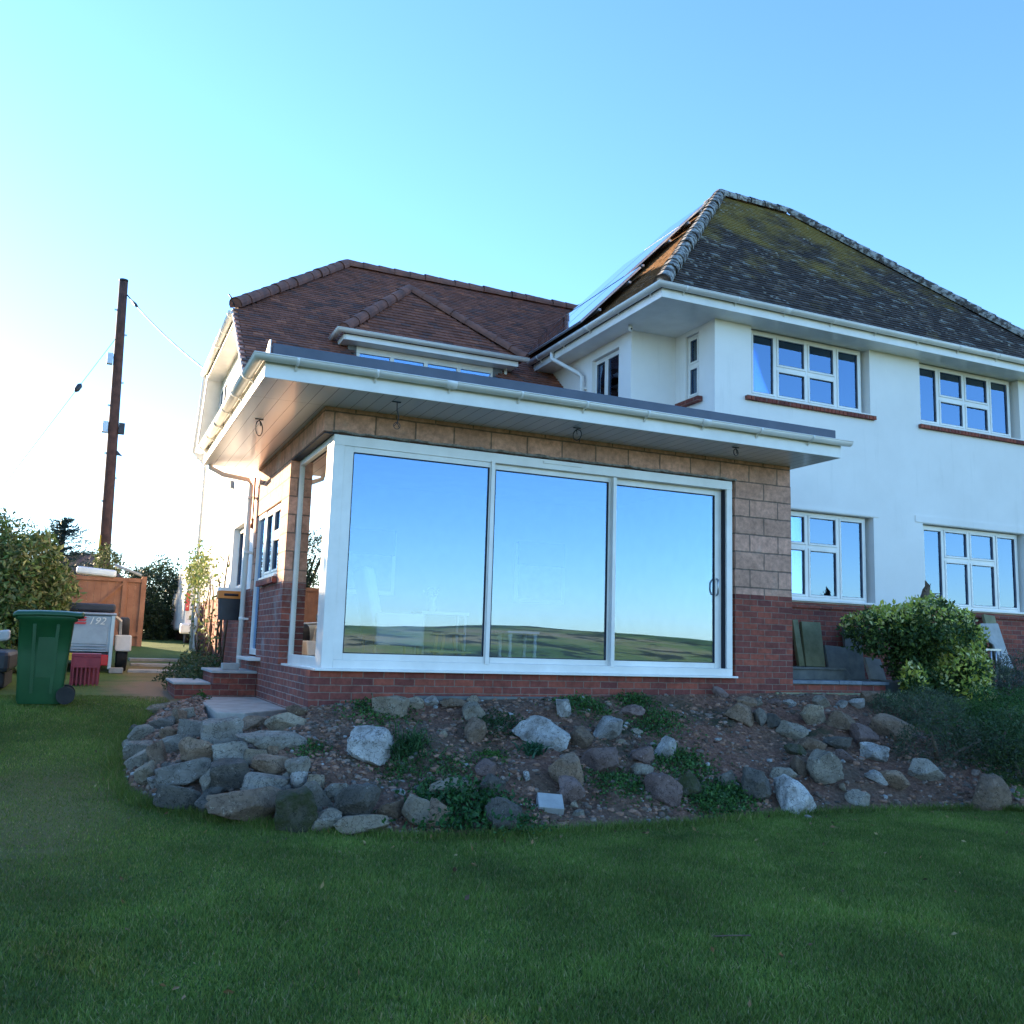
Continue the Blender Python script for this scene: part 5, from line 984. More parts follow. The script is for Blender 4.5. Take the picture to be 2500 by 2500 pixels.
# ------------------------------------------------------------------ lawn grass (uncountable blades)
def lawn():
    N_ = 840000; out = []
    x = rng.uniform(-8.5, 10, N_*3); y = -8.0+11.5*rng.random(N_*3)**1.35
    P3 = np.stack([x, y, np.full_like(x, -1.1)], 1)-np.array(CAM); z_ = P3 @ np.array(fwd); px = 1250+FPX*(P3 @ np.array(rgt))/z_; py = 1250-FPX*(P3 @ np.array(upv))/z_
    ok = (z_ > 1) & (px > -550) & (px < 2950) & (py < 2620)
    # keep off bank
    bx = np.array([p[0] for p in BA]); by = np.array([p[1] for p in BA]); poly = [cr(BA, t) for t in np.linspace(0, 15, 90)]+[cr(CR, t) for t in np.linspace(15, 0, 40)]+[Vector((-.1, 3.2, 0)), Vector((-1.15, 3.2, 0))]
    X_, Y_ = x[ok], y[ok]; inside = np.zeros(len(X_), bool); n_ = len(poly)
    for i in range(n_):
        a, b = poly[i], poly[(i+1) % n_]
        if a.y == b.y: continue
        c = ((a.y > Y_) != (b.y > Y_)) & (X_ < (b.x-a.x)*(Y_-a.y)/(b.y-a.y)+a.x); inside ^= c
    keep = ~inside & ~((X_ > -1.2) & (Y_ > 0)); X_, Y_ = X_[keep][:N_], Y_[keep][:N_]
    ne = 26000; te = rng.uniform(1.2, 12, ne); eb = np.array([(lambda b: (b.x, b.y))(cr(BA, t)) for t in te]); ed = np.abs(rng.normal(0, .07, ne)); cen = np.array([2.5, 1.0]); dv = eb-cen; dv /= np.linalg.norm(dv, axis=1)[:, None]; eb = eb+dv*(ed-.02)[:, None]
    X_ = np.concatenate([X_, eb[:, 0]]); Y_ = np.concatenate([Y_, eb[:, 1]])
    n_ = len(X_); grid = {}
    Z_ = np.interp(Y_, PY, PZ)+np.array([.02*noise.noise(Vector((a_*.7, b_*.7, 0))) for a_, b_ in zip(X_, Y_)])-.002
    wear = np.exp(-(((X_+1.25)/.8)**2+((Y_-4.6)/2.2)**2)) 
    pt = np.array([noise.noise(Vector((a_*1.1, b_*1.1, 0)))+.6*noise.noise(Vector((a_*3.7, b_*3.7, 5))) for a_, b_ in zip(X_, Y_)]); wear = np.maximum(wear, .50*np.exp(-(((X_+2.5)/.9)**2+((Y_+1.2)/2.2)**2))); L = (.020+.014*rng.random(n_))*(1-.7*wear)*(1+.35*pt); L[rng.random(n_) < wear*1.1] = .001; L[-ne:] = .035+.07*rng.random(ne)**2; pt = np.maximum(pt, -.25)
    w2 = .0028+.0018*rng.random(n_); th = rng.uniform(0, 6.28, n_); ln = rng.normal(0, .45, (n_, 2))
    V = np.empty((n_, 3, 3)); dx, dy = np.cos(th)*w2, np.sin(th)*w2
    V[:, 0] = np.stack([X_-dx, Y_-dy, Z_], 1); V[:, 1] = np.stack([X_+dx, Y_+dy, Z_], 1); V[:, 2] = np.stack([X_+ln[:, 0]*L, Y_+ln[:, 1]*L, Z_+L], 1)
    me = bpy.data.meshes.new('grass'); me.vertices.add(n_*3); me.vertices.foreach_set('co', V.ravel()); me.loops.add(n_*3); me.loops.foreach_set('vertex_index', np.arange(n_*3, dtype=np.int32))
    me.polygons.add(n_); me.polygons.foreach_set('loop_start', np.arange(0, n_*3, 3, dtype=np.int32)); me.polygons.foreach_set('loop_total', np.full(n_, 3, dtype=np.int32)); me.update()
    pal = np.array([(.108, .175, .028), (.136, .21, .036), (.18, .23, .046), (.32, .27, .12)]); ci = rng.choice(4, n_, p=[.38, .32, .22, .08]); C_ = pal[ci]*rng.uniform(.75, 1.25, (n_, 1))*(1+.26*pt[:, None])*(1-.55*wear[:, None]*np.array([[-.3, .35, .2]]))
    C4 = np.concatenate([np.repeat(C_, 3, 0), np.ones((n_*3, 1))], 1); at_ = me.color_attributes.new('tint', 'FLOAT_COLOR', 'CORNER'); at_.data.foreach_set('color', C4.ravel())
    me.materials.append(M['grass']); me.validate(); o = bpy.data.objects.new('grass', me); COL.objects.link(o); tag(o, 'short mown green grass of the lawn', 'grass', kind='stuff')
lawn()

# ------------------------------------------------------------------ left side: bin, crate, trailer, fence, pole ...
def onground(px, py, d=None):
    q = G_BVH.ray_cast(CAM, ray(px, py).normalized()); return q[0] if q[0] is not None else CAM+ray(px, py)*12
BP = onground(100, 1716); t = thing('wheelie_bin', tuple(BP), 'dark green wheeled rubbish bin standing on the lawn at the left', 'bin')
def loftbox(m, secs, z0):     # secs: (z, x0,x1,y0,y1)
    vs_ = []; 
    for (z, x0, x1, y0, y1) in secs:
        r_ = .035
        for cx, cy, a0 in ((x1-r_, y1-r_, 0), (x0+r_, y1-r_, 90), (x0+r_, y0+r_, 180), (x1-r_, y0+r_, 270)):
            for k in range(4): a = R(a0+k*30); vs_.append((cx+r_*math.cos(a), cy+r_*math.sin(a), z))
    n_ = 16; m.add(vs_, [(i*n_+k, i*n_+(k+1) % n_, (i+1)*n_+(k+1) % n_, (i+1)*n_+k) for i in range(len(secs)-1) for k in range(n_)], True); b = len(secs)-1
    m.add([vs_[k] for k in range(n_)], [tuple(range(n_))[::-1]]); m.add([vs_[b*n_+k] for k in range(n_)], [tuple(range(n_))])
bo = BP
def lb(m, secs): loftbox(m, [(bo.z+z, bo.x+a*.9, bo.x+b*.9, bo.y+c, bo.y+d) for z, a, b, c, d in secs], 0)
# long side faces the camera, wheels at the right
one(lambda m: lb(m, [(.0, -.26, .24, -.2, .22), (.04, -.28, .24, -.21, .23), (.55, -.31, .27, -.25, .27), (.93, -.33, .30, -.28, .30), (.95, -.37, .34, -.31, .33), (.99, -.37, .34, -.31, .33)]), 'body', M['bingreen'], t)
def ribs(m):
    for x in (-.12, .10):
        m.bar((bo.x+x*.9, bo.y-.214, bo.z+.12), (bo.x+x*1.1, bo.y-.283, bo.z+.90), .035, .014, (0, 1, 0))
    m.bar((bo.x+.02, bo.y-.23, bo.z+.3), (bo.x+.02, bo.y-.268, bo.z+.75), .2, .008, (0, 1, 0))
one(ribs, 'moulded_rib', M['bingreen'], t)
def lid(m):
    ss = [(-.40, 1.0, .02), (-.36, 1.02, .035), (-.1, 1.03, .04), (.2, 1.03, .04), (.36, 1.02, .03), (.40, 1.03, .02)]
    vs_ = []
    for (x, z, h_) in ss:
        for y, dz in ((-.33, -.02), (-.30, .012), (-.1, .03), (.15, .03), (.33, .012), (.36, -.02)): vs_.append((bo.x+x*.9, bo.y+y, bo.z+z+dz))
    m.add(vs_, [(i*6+j, (i+1)*6+j, (i+1)*6+j+1, i*6+j+1) for i in range(5) for j in range(5)], True)
lo_ = one(lid, 'lid', M['bingreen'], t); lo_.modifiers.new('s', 'SOLIDIFY').thickness = .035
one(lambda m: m.tube([(bo.x+.36, bo.y-.26, bo.z+1.02), (bo.x+.36, bo.y+.30, bo.z+1.02)], .018, 8), 'handle', M['bingreen'], t)
for y in (-.24, .24): one(lambda m: (m.tube([(bo.x+.25, bo.y+y-.03, bo.z+.10), (bo.x+.25, bo.y+y+.03, bo.z+.10)], .10, 20), m.tube([(bo.x+.25, bo.y+y-.036, bo.z+.10), (bo.x+.25, bo.y+y+.036, bo.z+.10)], .04, 12)), 'wheel', M['tyre'], t)
# red crate
CP = onground(205, 1672); t = thing('plastic_crate', tuple(CP), 'faded red slatted plastic crate standing on end behind the green bin', 'crate')
cx, cy, cz = CP; W2, D2, H2 = .19, .17, .44
one(lambda m: (m.box(cx-W2, cx+W2, cy-D2, cy+D2, cz+H2-.05, cz+H2), m.box(cx-W2, cx+W2, cy+D2-.02, cy+D2, cz, cz+H2-.05), m.box(cx-W2, cx-W2+.02, cy-D2, cy+D2-.02, cz, cz+H2-.05), m.box(cx-W2+.02, cx+W2, cy-D2, cy-D2+.02, cz+H2*.55, cz+H2-.05)), 'crate_body', M['red'], t, bevel=.006)
for i in range(7): x = cx-W2+.035+i*.053; one(lambda m: m.box(x-.010, x+.010, cy-D2-.004, cy-D2+.022, cz, cz+H2*.56), 'slat', M['red'], t)
# dark boat-like thing at far left edge
p = onground(10, 1700); t = thing('covered_trailer', tuple(p+Vector((-.6, 1.2, 0))), 'dark covered trailer with a cream top rail at the left edge behind the green bin', 'trailer')
q = at(30, 1570, Y=p.y+1.2); one(lambda m: m.box(q.x-1.2, q.x+.02, q.y-.5, q.y+1.2, p.z+.25, q.z-.1), 'body', M['blackp'], t, bevel=.06)
one(lambda m: m.obox((q.x-.6, q.y-.52, q.z+.02), Vector((.6, 0, .09)), Vector((0, .05, 0)), Vector((0, 0, .07))), 'top_rail', M['trailerlt'], t, bevel=.03)
one(lambda m: m.box(q.x-1.1, q.x-.02, q.y-.4, q.y+1, p.z+.05, p.z+.25), 'chassis', M['tyre'], t, bevel=.02)
for sx in (-.9, -.2): one(lambda m: m.tube([(q.x+sx, q.y-.45, p.z+.16), (q.x+sx, q.y-.3, p.z+.16)], .17, 16), 'wheel', M['tyre'], t)
# grey trailer with red stripes
t = thing('camping_trailer', (-2.4, 8.0, -.36), 'grey metal trailer with red stripes and the number 192, parked by the orange fence', 'trailer')
T0, T1, TY = -3.35, -1.78, 7.85
one(lambda m: (m.box(T0, T1, TY, TY+2.0, -.02, .60),), 'body', M['trailer'], t, bevel=.02)
one(lambda m: m.box(T0-.02, T1+.02, TY-.04, TY+2.05, .60, .64), 'lid', M['trailer'], t, bevel=.015)
one(lambda m: (m.box(T0+.06, T1-.10, TY-.015, TY, .11, .42), m.box(T0+.06, T1-.10, TY-.035, TY, .02, .045), m.box(T0+.06, T1-.10, TY-.03, TY, -.015, .01), m.box(T0+.06, T1-.1, TY-.03, TY, .07, .09)), 'tailgate', M['trailer'], t, bevel=.008)
one(lambda m: (m.box(T1-.06, T1+.0, TY-.03, TY, -.3, .6), m.box(T0, T0+.06, TY-.03, TY, -.3, .6)), 'corner_post', M['steel'], t, bevel=.005)
def stripe(m):
    for z0_, z1_ in ((.44, .475), (.49, .525), (.54, .562)): m.prism([(T0+.5, TY-.019, z0_), (T1-.46, TY-.019, z0_), (T1-.44, TY-.019, z1_), (T0+.5, TY-.019, z1_)], (0, .004, 0))
one(stripe, 'stripe', M['decalred'], t)
tc = bpy.data.curves.new('txt', 'FONT'); tc.body = '192'; tc.size = .17; tc.extrude = .002; tc.shear = .35; tc.space_character = 1.05; to = bpy.data.objects.new('txt', tc); COL.objects.link(to); dg_ = bpy.context.evaluated_depsgraph_get()
tm = bpy.data.meshes.new_from_object(to.evaluated_get(dg_)); bpy.data.objects.remove(to); tm.materials.clear(); tm.materials.append(M['vanwhite'])
no = bpy.data.objects.new('number_marking', tm); COL.objects.link(no); no.parent = t; no.location = Vector((T1-.42, TY-.022, .445))-Vector(t.location); no.rotation_euler = (R(90), 0, 0)
one(lambda m: m.box(T1-.34, T1-.06, TY-.05, TY-.0, -.24, -.06), 'tail_lamp', M['lampred'], t, bevel=.012)
one(lambda m: m.box(T1-1.0, T1-.42, TY-.03, TY-.01, -.16, -.04), 'number_plate', M['yellow'], t, bevel=.004)
one(lambda m: m.box(T0, T1, TY+.0, TY+1.9, -.10, -.03), 'chassis', M['blackp'], t)
one(lambda m: (m.prism([(T1+.03, TY+.1, .0), (T1+.03, TY+.75, .0), (T1+.03, TY+.62, .28), (T1+.03, TY+.22, .28)], (.27, 0, 0)),), 'mudguard', M['trailerlt'], t, bevel=.03)
for x, s_ in ((T1+.16, 1), (T0-.14, -1)):
    wv = one(lambda m: (m.tube([(x-.09, TY+.45, -.06), (x-.07, TY+.45, -.06), (x+.07, TY+.45, -.06), (x+.09, TY+.45, -.06)], [.26, .29, .29, .26], 24),), 'wheel', M['tyre'], t)
    one(lambda m: m.tube([(x-.095, TY+.45, -.06), (x+.095, TY+.45, -.06)], .15, 18), 'rim', M['steel'], wv)
sp_ = one(lambda m: m.tube([(T1+.10, TY+1.1, .32), (T1+.13, TY+1.1, .32), (T1+.24, TY+1.1, .32), (T1+.27, TY+1.1, .32)], [.25, .28, .28, .25], 24), 'spare_wheel', M['tyre'], t)
one(lambda m: (m.bar((T1-.02, TY+.02, .60), (T1+.10, TY+.3, .52), .04, .04), m.bar((T1+.10, TY+.3, .52), (T1+.12, TY+.5, .1), .04, .04)), 'bracket', M['trailerlt'], t)
one(lambda m: (m.box(T1-1.0, T1-.0, TY+.2, TY+.9, .66, .80),), 'roof_box', M['blackp'], t, bevel=.04)
b_ = MB().box(-.11, .11, -.15, .15, 0, .09).build('wheel_chock', M['concrete'], None, bevel=.01); b_.location = (T1+.08, TY+.02, gz(T1, TY)); tag(b_, 'small pale block against the trailer wheel', 'chock')
# fence / shed side
FY = 14.0; t = thing('board_fence', (-2.2, FY, 0), 'tall orange brown stained board fence with braces behind the trailer', 'fence')
fx0, fx1, fz0, fz1 = -4.6, -1.12, -.1, 1.60
def boards(m):
    x = fx0
    while x < fx1-.05:
        w_ = .145; m.box(x, x+w_-.004, FY, FY+.018+random.uniform(0, .004), fz0, fz1-.02*random.random()); x += w_
one(boards, 'boards', M['fence'], t)
one(lambda m: (m.box(fx0, fx1, FY-.045, FY-.002, fz1-.10, fz1-.02), m.box(fx0, fx1, FY-.045, FY-.002, .25, .34)), 'rail', M['fence'], t)
one(lambda m: m.box(fx1-.02, fx1+.09, FY-.06, FY+.04, -.2, fz1+.04), 'post', M['fence'], t)
one(lambda m: m.box(fx1-.42, fx1-.33, FY-.05, FY-.002, -.1, fz1-.1), 'post', M['fence'], t)
one(lambda m: m.bar((fx1-.42, FY-.03, fz1-.15), (fx1-1.3, FY-.03, .55), .03, .07, (0, 1, 0)), 'brace', M['fence'], t)
o = MB().box(-.5, .35, -.1, .2, 0, .17).build('plastic_sack', M['vanwhite'], None, bevel=.05); o.location = (-2.05, FY-.02, fz1+.0); o.rotation_euler = (0, R(4), 0); tag(o, 'crumpled white sack lying on top of the fence by the pole', 'sack')
o = MB().tube([(-1.75, FY, fz1+.28), (-1.15, FY-.05, fz1+.06)], .035, 8).build('plastic_pipe', M['paleslab'], None); tag(o, 'pale grey pipe resting slanted on the fence corner', 'pipe')
# pole
pb = CAM+ray(240, 1565)*27; ptp = CAM+ray(302, 687)*27; pb = ptp.lerp(pb, 1.02); t = thing('utility_pole', tuple(pb), 'tall dark brown wooden telegraph pole behind the fence', 'pole')
pole_pts = [ptp.lerp(pb, k/6) for k in range(7)][::-1]
one(lambda m: m.tube(pole_pts, [.175-.055*k/6 for k in range(7)], 16), 'pole_shaft', M['creosote'], t)
def pp(k): return ptp.lerp(pb, k)
one(lambda m: m.tube([ptp+Vector((0, 0, .0)), ptp+Vector((0, 0, .05))], .125, 16), 'pole_cap', M['blackp'], t)
for k, sx in ((.215, -1), (.40, -1), (.40, 1)):
    c = pp(k); one(lambda m: m.box(c.x+sx*.22-.08, c.x+sx*.22+.08, c.y-.12, c.y+.05, c.z-.16, c.z+.16), 'junction_box', M['steel'] if sx < 0 else M['blackp'], t, bevel=.01)
for i in range(9):
    c = pp(.08+.065*i); sx = 1 if i % 2 else -1; one(lambda m: m.bar(c+Vector((sx*.10, -.02, 0)), c+Vector((sx*.19, -.02, 0)), .03, .05), 'step_iron', M['steel'], t)
c = pp(.47); one(lambda m: m.prism([c+Vector((.14, -.1, .1)), c+Vector((.30, -.1, -.06)), c+Vector((.14, -.1, -.04))], (0, .03, 0)), 'bracket', M['blackp'], t)
c = pp(.715); one(lambda m: m.box(c.x-.17, c.x-.12, c.y-.16, c.y-.08, c.z-.22, c.z+.22), 'warning_plate', M['yellow'], t)
# cables
def sag(a, b, s_, n_=24): return [a.lerp(b, i/n_)-Vector((0, 0, s_*4*(i/n_)*(1-i/n_))) for i in range(n_+1)]
ca = pp(.035)+Vector((.12, 0, 0)); cb = Vector((-.35, 9.6, 5.5)); t = thing('service_cable', tuple(ca), 'black overhead service cable from the pole top to the house eaves', 'cable')
one(lambda m: m.tube(sag(ca, cb, .12), .018, 6), 'wire', M['cable'], t); cm_ = sag(ca, cb, .12)
one(lambda m: m.tube([cm_[2], cm_[3]+Vector((0, 0, .0)), cm_[4]], [.03, .05, .03], 8), 'tension_clamp', M['blackp'], t)
ga = pp(.14); gb = CAM+ray(-60, 1275)*24; gb = Vector((gb.x, gb.y, gb.z)); t = thing('guy_wire', tuple(ga), 'thin stay wire running down left from the pole with a black insulator', 'wire')
one(lambda m: m.tube([ga, ga.lerp(gb, .4), gb, gb+(gb-ga)*.6], .008, 5), 'wire', M['cable'], t); gi = ga.lerp(gb, .315)
gd = (gb-ga).normalized(); one(lambda m: m.tube([gi-gd*.14, gi-gd*.08, gi+gd*.08, gi+gd*.14], [.03, .075, .075, .03], 10), 'insulator', M['blackp'], t)
# aerial bracket on old roof corner
t = thing('wire_bracket', (-.45, 5.8, 5.75), 'small black hook bracket at the hip corner of the brown roof', 'bracket')
one(lambda m: m.tube([(-.46, 5.8, 5.68), (-.50, 5.8, 5.80), (-.56, 5.78, 5.86)], .012, 6), 'hook', M['cable'], t)
# box fixed to the side wall
c = at(560, 1472, Y=4.75); bx, by, bz = c
t = thing('parcel_box', (bx, by, bz-.25), 'black plastic box with an orange oval slot and cream lid fixed by the side wall', 'box')
def rbox(m, w_, d_, z0_, z1_, k=.9): loftbox(m, [(z0_, bx-w_*k, bx+w_*k, by-d_, by+d_), (z1_, bx-w_, bx+w_, by-d_, by+d_)], 0)
ORI_T = t
one(lambda m: rbox(m, .155, .12, bz-.25, bz+.06), 'box_body', M['blackp'], t)
one(lambda m: rbox(m, .175, .14, bz+.06, bz+.17, 1.0), 'slot_collar', M['orange'], t, bevel=.02)
one(lambda m: m.tube([(bx-.10, by-.143, bz+.115), (bx+.10, by-.143, bz+.115)], .018, 8), 'slot', M['dark'], t)
one(lambda m: rbox(m, .165, .13, bz+.17, bz+.22, 1.0), 'lid', M['cream'], t, bevel=.015)
one(lambda m: m.box(bx+.10, XE0-.001, by-.05, by+.05, bz-.20, bz-.14), 'wall_bracket', M['blackp'], ORI_T)
o = MB().box(-.11, .11, -.08, .08, 0, .09).build('concrete_brick', M['paleslab'], None, bevel=.008); o.location = (-.42, 3.5, -.134); tag(o, 'pale grey brick sitting on the top step next to the downpipe', 'brick')
# security light? small vent on the render
t = thing('flue_vent', (-.15, 6.9, 2.9), 'small grey wall vent high on the white side wall', 'vent'); one(lambda m: m.prism([(-.112, 6.9, 2.84), (-.112, 7.02, 2.84), (-.112, 7.0, 2.98)], (-.06, 0, 0)), 'vent_cowl', M['leadgrey'], t)
# white van end beyond the house corner
vx, vy = (lambda p: (p.x, p.y))(CAM+ray(452, 1500)*24.5); t = thing('white_van', (vx+.9, vy+2, .2), 'white van whose rear corner shows past the side wall of the house', 'van')
one(lambda m: m.prism([(vx, vy, .45), (vx, vy, 1.3), (vx+.12, vy+.05, 2.2), (vx+.3, vy+.1, 2.35), (vx+1.8, vy+.1, 2.35), (vx+1.95, vy, 1.3), (vx+1.95, vy, .45)], (0, 4.6, 0)), 'body', M['vanwhite'], t, bevel=.06)
one(lambda m: m.box(vx+.25, vx+1.7, vy-.01, vy+.0, 1.45, 2.05), 'rear_window', M['dark'], t)
one(lambda m: m.box(vx-.1, vx+2.0, vy-.12, vy+.2, .35, .62), 'bumper', M['vanwhite'], t, bevel=.05)
one(lambda m: m.box(vx-.012, vx+.09, vy-.03, vy+.03, .95, 1.45), 'tail_lamp', M['lampred'], t, bevel=.01)
for x in (vx+.2, vx+1.75):
    for y in (vy+.8, vy+3.7): one(lambda m: m.tube([(x-.11, y, .38), (x+.11, y, .38)], .32, 20), 'wheel', M['tyre'], t)
# paving on path
for i, (py_, w_) in enumerate(((1640, .42), (1625, .42), (1612, .5))):
    p = onground(375+i*3, py_); o = MB().box(-w_, w_, -.22, .22, -.03, .035).build('paving_slab', M['concrete'], None, bevel=.008); o.location = p; o.rotation_euler = (0, 0, R(3*i-4)); tag(o, ('nearest', 'middle', 'farthest')[i]+' of the paving slabs on the earth path beside the trailer', 'paving slab', 'paving slabs on the side path')

# ---- hedges, trees
LG = [(.12, .18, .04), (.17, .23, .06), (.07, .11, .03), (.30, .31, .12)]  # raised, yellowish leaf tones paint in the sun on the laurel
c0 = CAM+ray(45, 1420)*15.5
shrub('laurel_bush', (c0.x-.3, c0.y, gz(c0.x, c0.y)), 'large glossy laurel at the left edge in front of the orange fence', 'bush', [((c0.x, c0.y, .95), (.75, .8, .95)), ((c0.x-.7, c0.y+.2, 1.1), (.9, .8, 1.05)), ((c0.x+.35, c0.y+.3, .75), (.5, .6, .75)), ((c0.x-.1, c0.y-.2, .2), (.6, .6, .7))], 15000, .13, LG+[(.20, .19, .07)], stems=4, aspect=.42, k=.3)
dark = [(.012, .028, .012), (.02, .042, .016), (.03, .055, .02), (.045, .07, .022)]
def px3(x, y, d): return CAM+ray(x, y)*d
c = px3(352, 1425, 28); shrub('hedge_bush', (c.x, c.y, 0), 'rounded dark evergreen bush behind the right end of the fence', 'bush', [((c.x, c.y, 1.1), (1.4, 1.0, 1.3)), ((c.x-.5, c.y, .9), (1.0, .9, .95))], 14000, .10, dark, stems=2, k=.2, stemr=.06)
c = px3(415, 1440, 30); shrub('ivy_hedge', (c.x, c.y, 0), 'tall ivy covered hedge between the fence and the white van', 'hedge', [((c.x-.35, c.y, 1.2), (1.0, 1.2, 1.5)), ((c.x+.6, c.y+.3, .9), (1.2, 1.2, 1.35)), ((c.x-.3, c.y-.6, .3), (1.3, .8, 1.0)), ((c.x+1.6, c.y+.5, .6), (1.2, 1.0, 1.0))], 24000, .11, dark+[(.05, .09, .02)], stems=2, k=.25, stemr=.07)
c = px3(330, 1520, 27); shrub('ivy_hedge', (c.x, c.y, 0), 'dark ivy hedge at ground level behind the fence post', 'hedge', [((c.x+.25, c.y, .4), (.8, .6, .9))], 4000, .10, dark, stems=1, k=.25, stemr=.05)
c = px3(262, 1372, 26); shrub('ivy_clump', (c.x, c.y, 0), 'pale green ivy clump beside the foot of the pole', 'bush', [((c.x, c.y, c.z), (.38, .35, .40))], 1200, .09, [(.10, .13, .05), (.16, .18, .08), (.05, .08, .02)], stems=1)
# monkey-puzzle like conifer
c = px3(150, 1330, 40); t = thing('conifer_tree', (c.x, c.y, 0), 'dark spiky conifer seen against the sky left of the pole', 'tree')
top = px3(160, 1262, 40).z
one(lambda m: m.tube([(c.x, c.y, 0), (c.x, c.y, top*.6), (c.x+.1, c.y, top)], [.2, .12, .02], 8), 'trunk', M['bark'], t)
def conif(m):
    for i in range(230):
        z = random.uniform(1.0, top); rr = (1.0-(z/top)**1.6)*2.6+.35; a = random.uniform(0, 6.28); L = rr*random.uniform(.6, 1.1); d = Vector((math.cos(a), math.sin(a), random.uniform(.05, .55))); base_ = Vector((c.x, c.y, z-.2)); tip = base_+d*L
        for q in range(26):
            p = base_.lerp(tip, (q+random.random())/26); dd = (d*.6+Vector((random.gauss(0, .6), random.gauss(0, .6), random.gauss(.1, .4)))).normalized(); s_ = .26*random.uniform(.6, 1.2); a_ = dd.cross(Vector((random.gauss(0, 1), random.gauss(0, 1), random.gauss(0, 1)))).normalized()*.022
            b = random.uniform(.7, 1.3); m.add([p-a_, p+a_, p+dd*s_], [(0, 1, 2)], False, (.022*b, .042*b, .035*b))
one(conif, 'crown', M['leaf'], t, uv=False)
c = px3(20, 1300, 36); shrub('evergreen_tree', (c.x, c.y, 0), 'dark evergreen tree top at the extreme left edge above the laurel', 'tree', [((c.x, c.y, c.z-.9), (1.3, 1.2, 1.5)), ((c.x-1.2, c.y, c.z-.4), (1.3, 1.2, 1.4))], 7000, .12, dark, stems=2, stemr=.1)
# bare twiggy tree right of conifer
c = px3(215, 1350, 48); t = thing('bare_tree', (c.x, c.y, 0), 'pale leafless tree between the conifer and the pole', 'tree'); m = MB()
def br(p, d, L, r_, n_):
    e = p+d*L; m.tube([p, p.lerp(e, .5)+Vector((random.gauss(0, .05), 0, 0)), e], [r_, r_*.8, r_*.6], 5, cap=False)
    if n_:
        for _ in range(3): br(e, (d+Vector((random.gauss(0, .5), random.gauss(0, .5), random.gauss(.1, .25)))).normalized(), L*.72, r_*.55, n_-1)
br(Vector((c.x, c.y, 0)), Vector((0, 0, 1)), 1.5, .09, 5); m.build('trunk', M['bark'], t, uv=False)
# neighbour roof
c = px3(212, 1350, 60); t = thing('neighbour_house', (c.x, c.y, 0), 'distant house with a grey hipped roof between the conifer and the pole', 'house')
one(lambda m: m.box(c.x-3.2, c.x+3.2, c.y, c.y+5, 0, 2.6), 'wall', M['render'], t)
one(lambda m: m.add([(c.x-3.5, c.y-.3, 2.6), (c.x+3.5, c.y-.3, 2.6), (c.x+3.5, c.y+5.3, 2.6), (c.x-3.5, c.y+5.3, 2.6), (c.x-.9, c.y+2.5, px3(212, 1343, 60).z), (c.x+.9, c.y+2.5, px3(212, 1343, 60).z)], [(0, 1, 5, 4), (1, 2, 5), (2, 3, 4, 5), (3, 0, 4)]), 'roof', M['hip_old'], t)
one(lambda m: (m.box(c.x-.6, c.x+.6, c.y-.02, c.y, 1.2, 2.1),), 'window', M['upvc'], t)
# climbing plant on the side wall
t = thing('climbing_plant', (-.3, 9.0, -.35), 'straggly climber with dark stems and pale green leaves on the side wall', 'climber'); m = MB()
for i in range(11):
    y = 6.6+4.4*random.random(); x = -.2; p = [Vector((x, y, -.4))]
    zt = random.uniform(.9, 2.0 if y > 8 else 1.7)
    for k in range(8): p.append(p[-1]+Vector((random.gauss(0, .03), random.gauss(0, .12), (zt+.4)/8)))
    m.tube(p, [.018]*5+[.012]*4, 6)
m.build('stem', M['bark'], t, uv=False); m = MB()
pts = [Vector((random.uniform(-.45, -.15), random.gauss(10.1, .6), random.gauss(1.55, .25))) for _ in range(900)]+[Vector((random.uniform(-.35, -.14), random.uniform(6.5, 11.2), random.uniform(-.2, 1.7))) for _ in range(350)]
leafcloud(m, pts, .09, [(.16, .22, .09), (.09, .14, .04), (.22, .24, .08)], 0, .5); m.build('leaves', M['leaf'], t, uv=False)
for (y, lb_) in ((4.75, 'low leafy plants at the foot of the side wall behind the brick step'), (6.2, 'scruffy low plants along the side path by the wall')):
    shrub('border_plants', (-.75, y, gz(-.75, y)), lb_, 'plants', [((-.75, y, gz(-.75, y)+.08), (.42, .75, .24)), ((-.5, y+.6, gz(-.75, y)+.2), (.35, .6, .3))], 1800, .06, [(.05, .09, .03), (.08, .10, .04), (.03, .06, .02)], stems=1, stemr=.01)

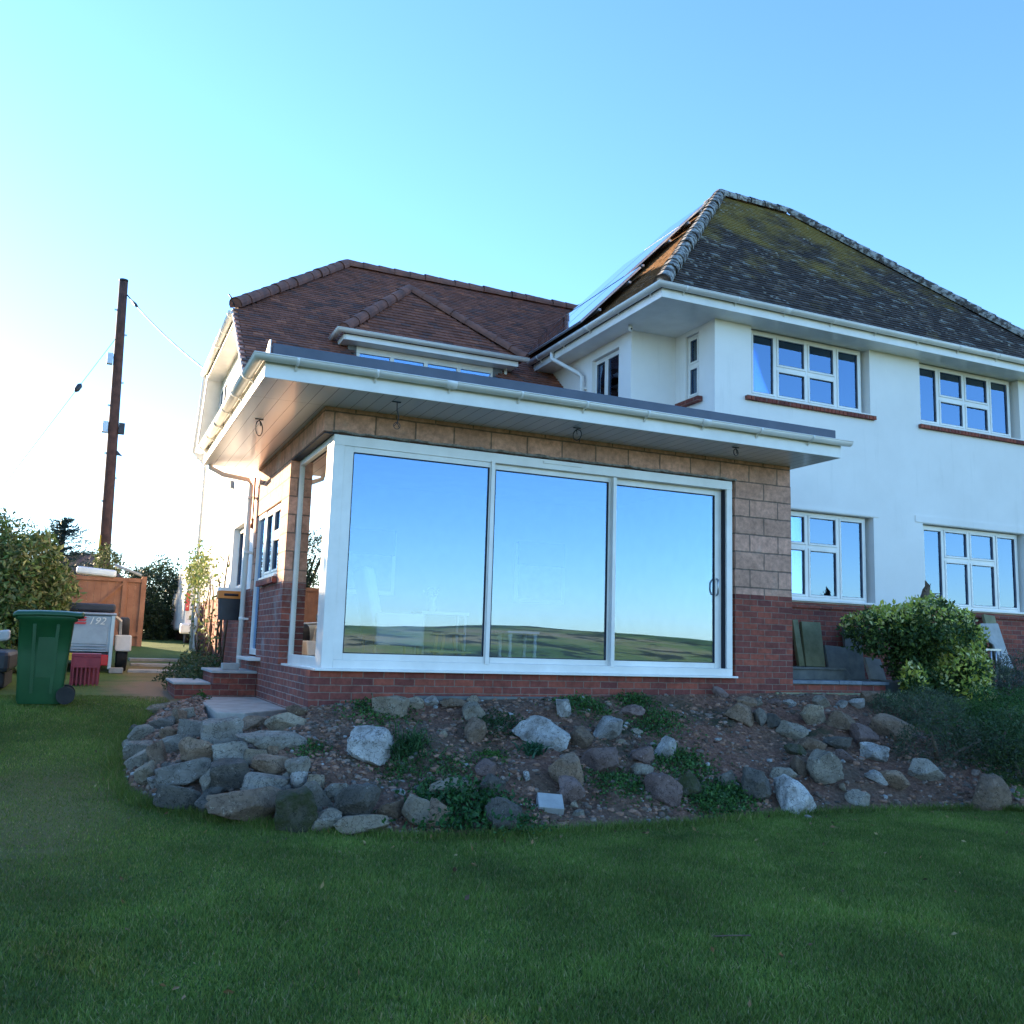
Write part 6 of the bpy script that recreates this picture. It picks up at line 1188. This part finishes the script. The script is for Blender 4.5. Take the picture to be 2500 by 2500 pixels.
# belt of garden trees at the far left boundary (they shade the lawn and show in the side glass)
BL = ['nearest the fence end', 'second from the fence end', 'third from the fence end', 'fourth from the fence end', 'fifth from the fence end', 'sixth from the fence end', 'seventh from the fence end', 'eighth from the fence end', 'at the far west end']
for i in range(9):
    x = -6.3-2.9*i; y = 13.6-.25*i; h_ = (4.05, 4.5, 4.9, 5.1, 5.3, 5.5, 5.6, 5.7, 5.8)[i]; z = gz(x, y)
    shrub('boundary_tree', (x, y, z), 'dense boundary tree left of the orange fence, '+BL[i], 'tree', [((x, y, h_*.55), (1.9, 1.2, h_*.48)), ((x+.6, y+.3, h_*.3), (1.7, 1.3, h_*.45)), ((x-.5, y, .1), (1.9, 1.2, 1.0))], 15000, .26, [(.035, .06, .02), (.055, .08, .028), (.09, .09, .045)], stems=2, group='trees along the left boundary', aspect=.6, k=.35, bumps=.08, stemr=.06)
# hedge and tree belt beyond the lawn behind the photographer (seen only as reflections)
m = MB()
for i in range(14):
    x = -32+i*6.5+random.uniform(-1, 1); y = -47+random.uniform(-3, 3); z = gz(x, y); hh = (-.1-z)*random.uniform(.4, .95)
    leafcloud(m, shell((x, y, z+hh*.45), (3.8, 1.8, hh*.55), 2600, .25, .3, i), .3, [(.03, .06, .018), (.06, .085, .025), (.08, .085, .03)], 0, .6)
o = m.build('field_hedge', M['leaf'], None, uv=False); tag(o, 'rough green hedge line across the fields, mirrored in the glass doors', 'hedge', kind='stuff')
# windfall on the lawn
m = MB()
for i in range(260):
    x, y = random.uniform(-5, 8), random.uniform(-7.2, -2.6)
    if i > 170: t_ = random.uniform(2, 11); b_ = bankp(t_, 0); x, y = b_.x+random.gauss(0, .15), b_.y-random.uniform(.05, .5)
    p = Vector((x, y, gz(x, y)+random.uniform(.012, .03))); leafcloud(m, [p], .045, [(.30, .17, .07), (.22, .12, .05), (.36, .27, .12), (.12, .07, .04)], .0, .55)
o = m.build('fallen_leaves', M['leaf'], None, uv=False); tag(o, 'small brown fallen leaves scattered over the lawn', 'leaves', kind='stuff')
p = G_BVH.ray_cast(CAM, ray(1790, 2300).normalized())[0]; o = MB().tube([p+Vector((-.10, .03, .03)), p+Vector((-.02, .0, .035)), p+Vector((.10, -.02, .03))], .004, 6).build('twig', M['bark'], None); tag(o, 'thin bare twig lying on the lawn in the foreground', 'twig')
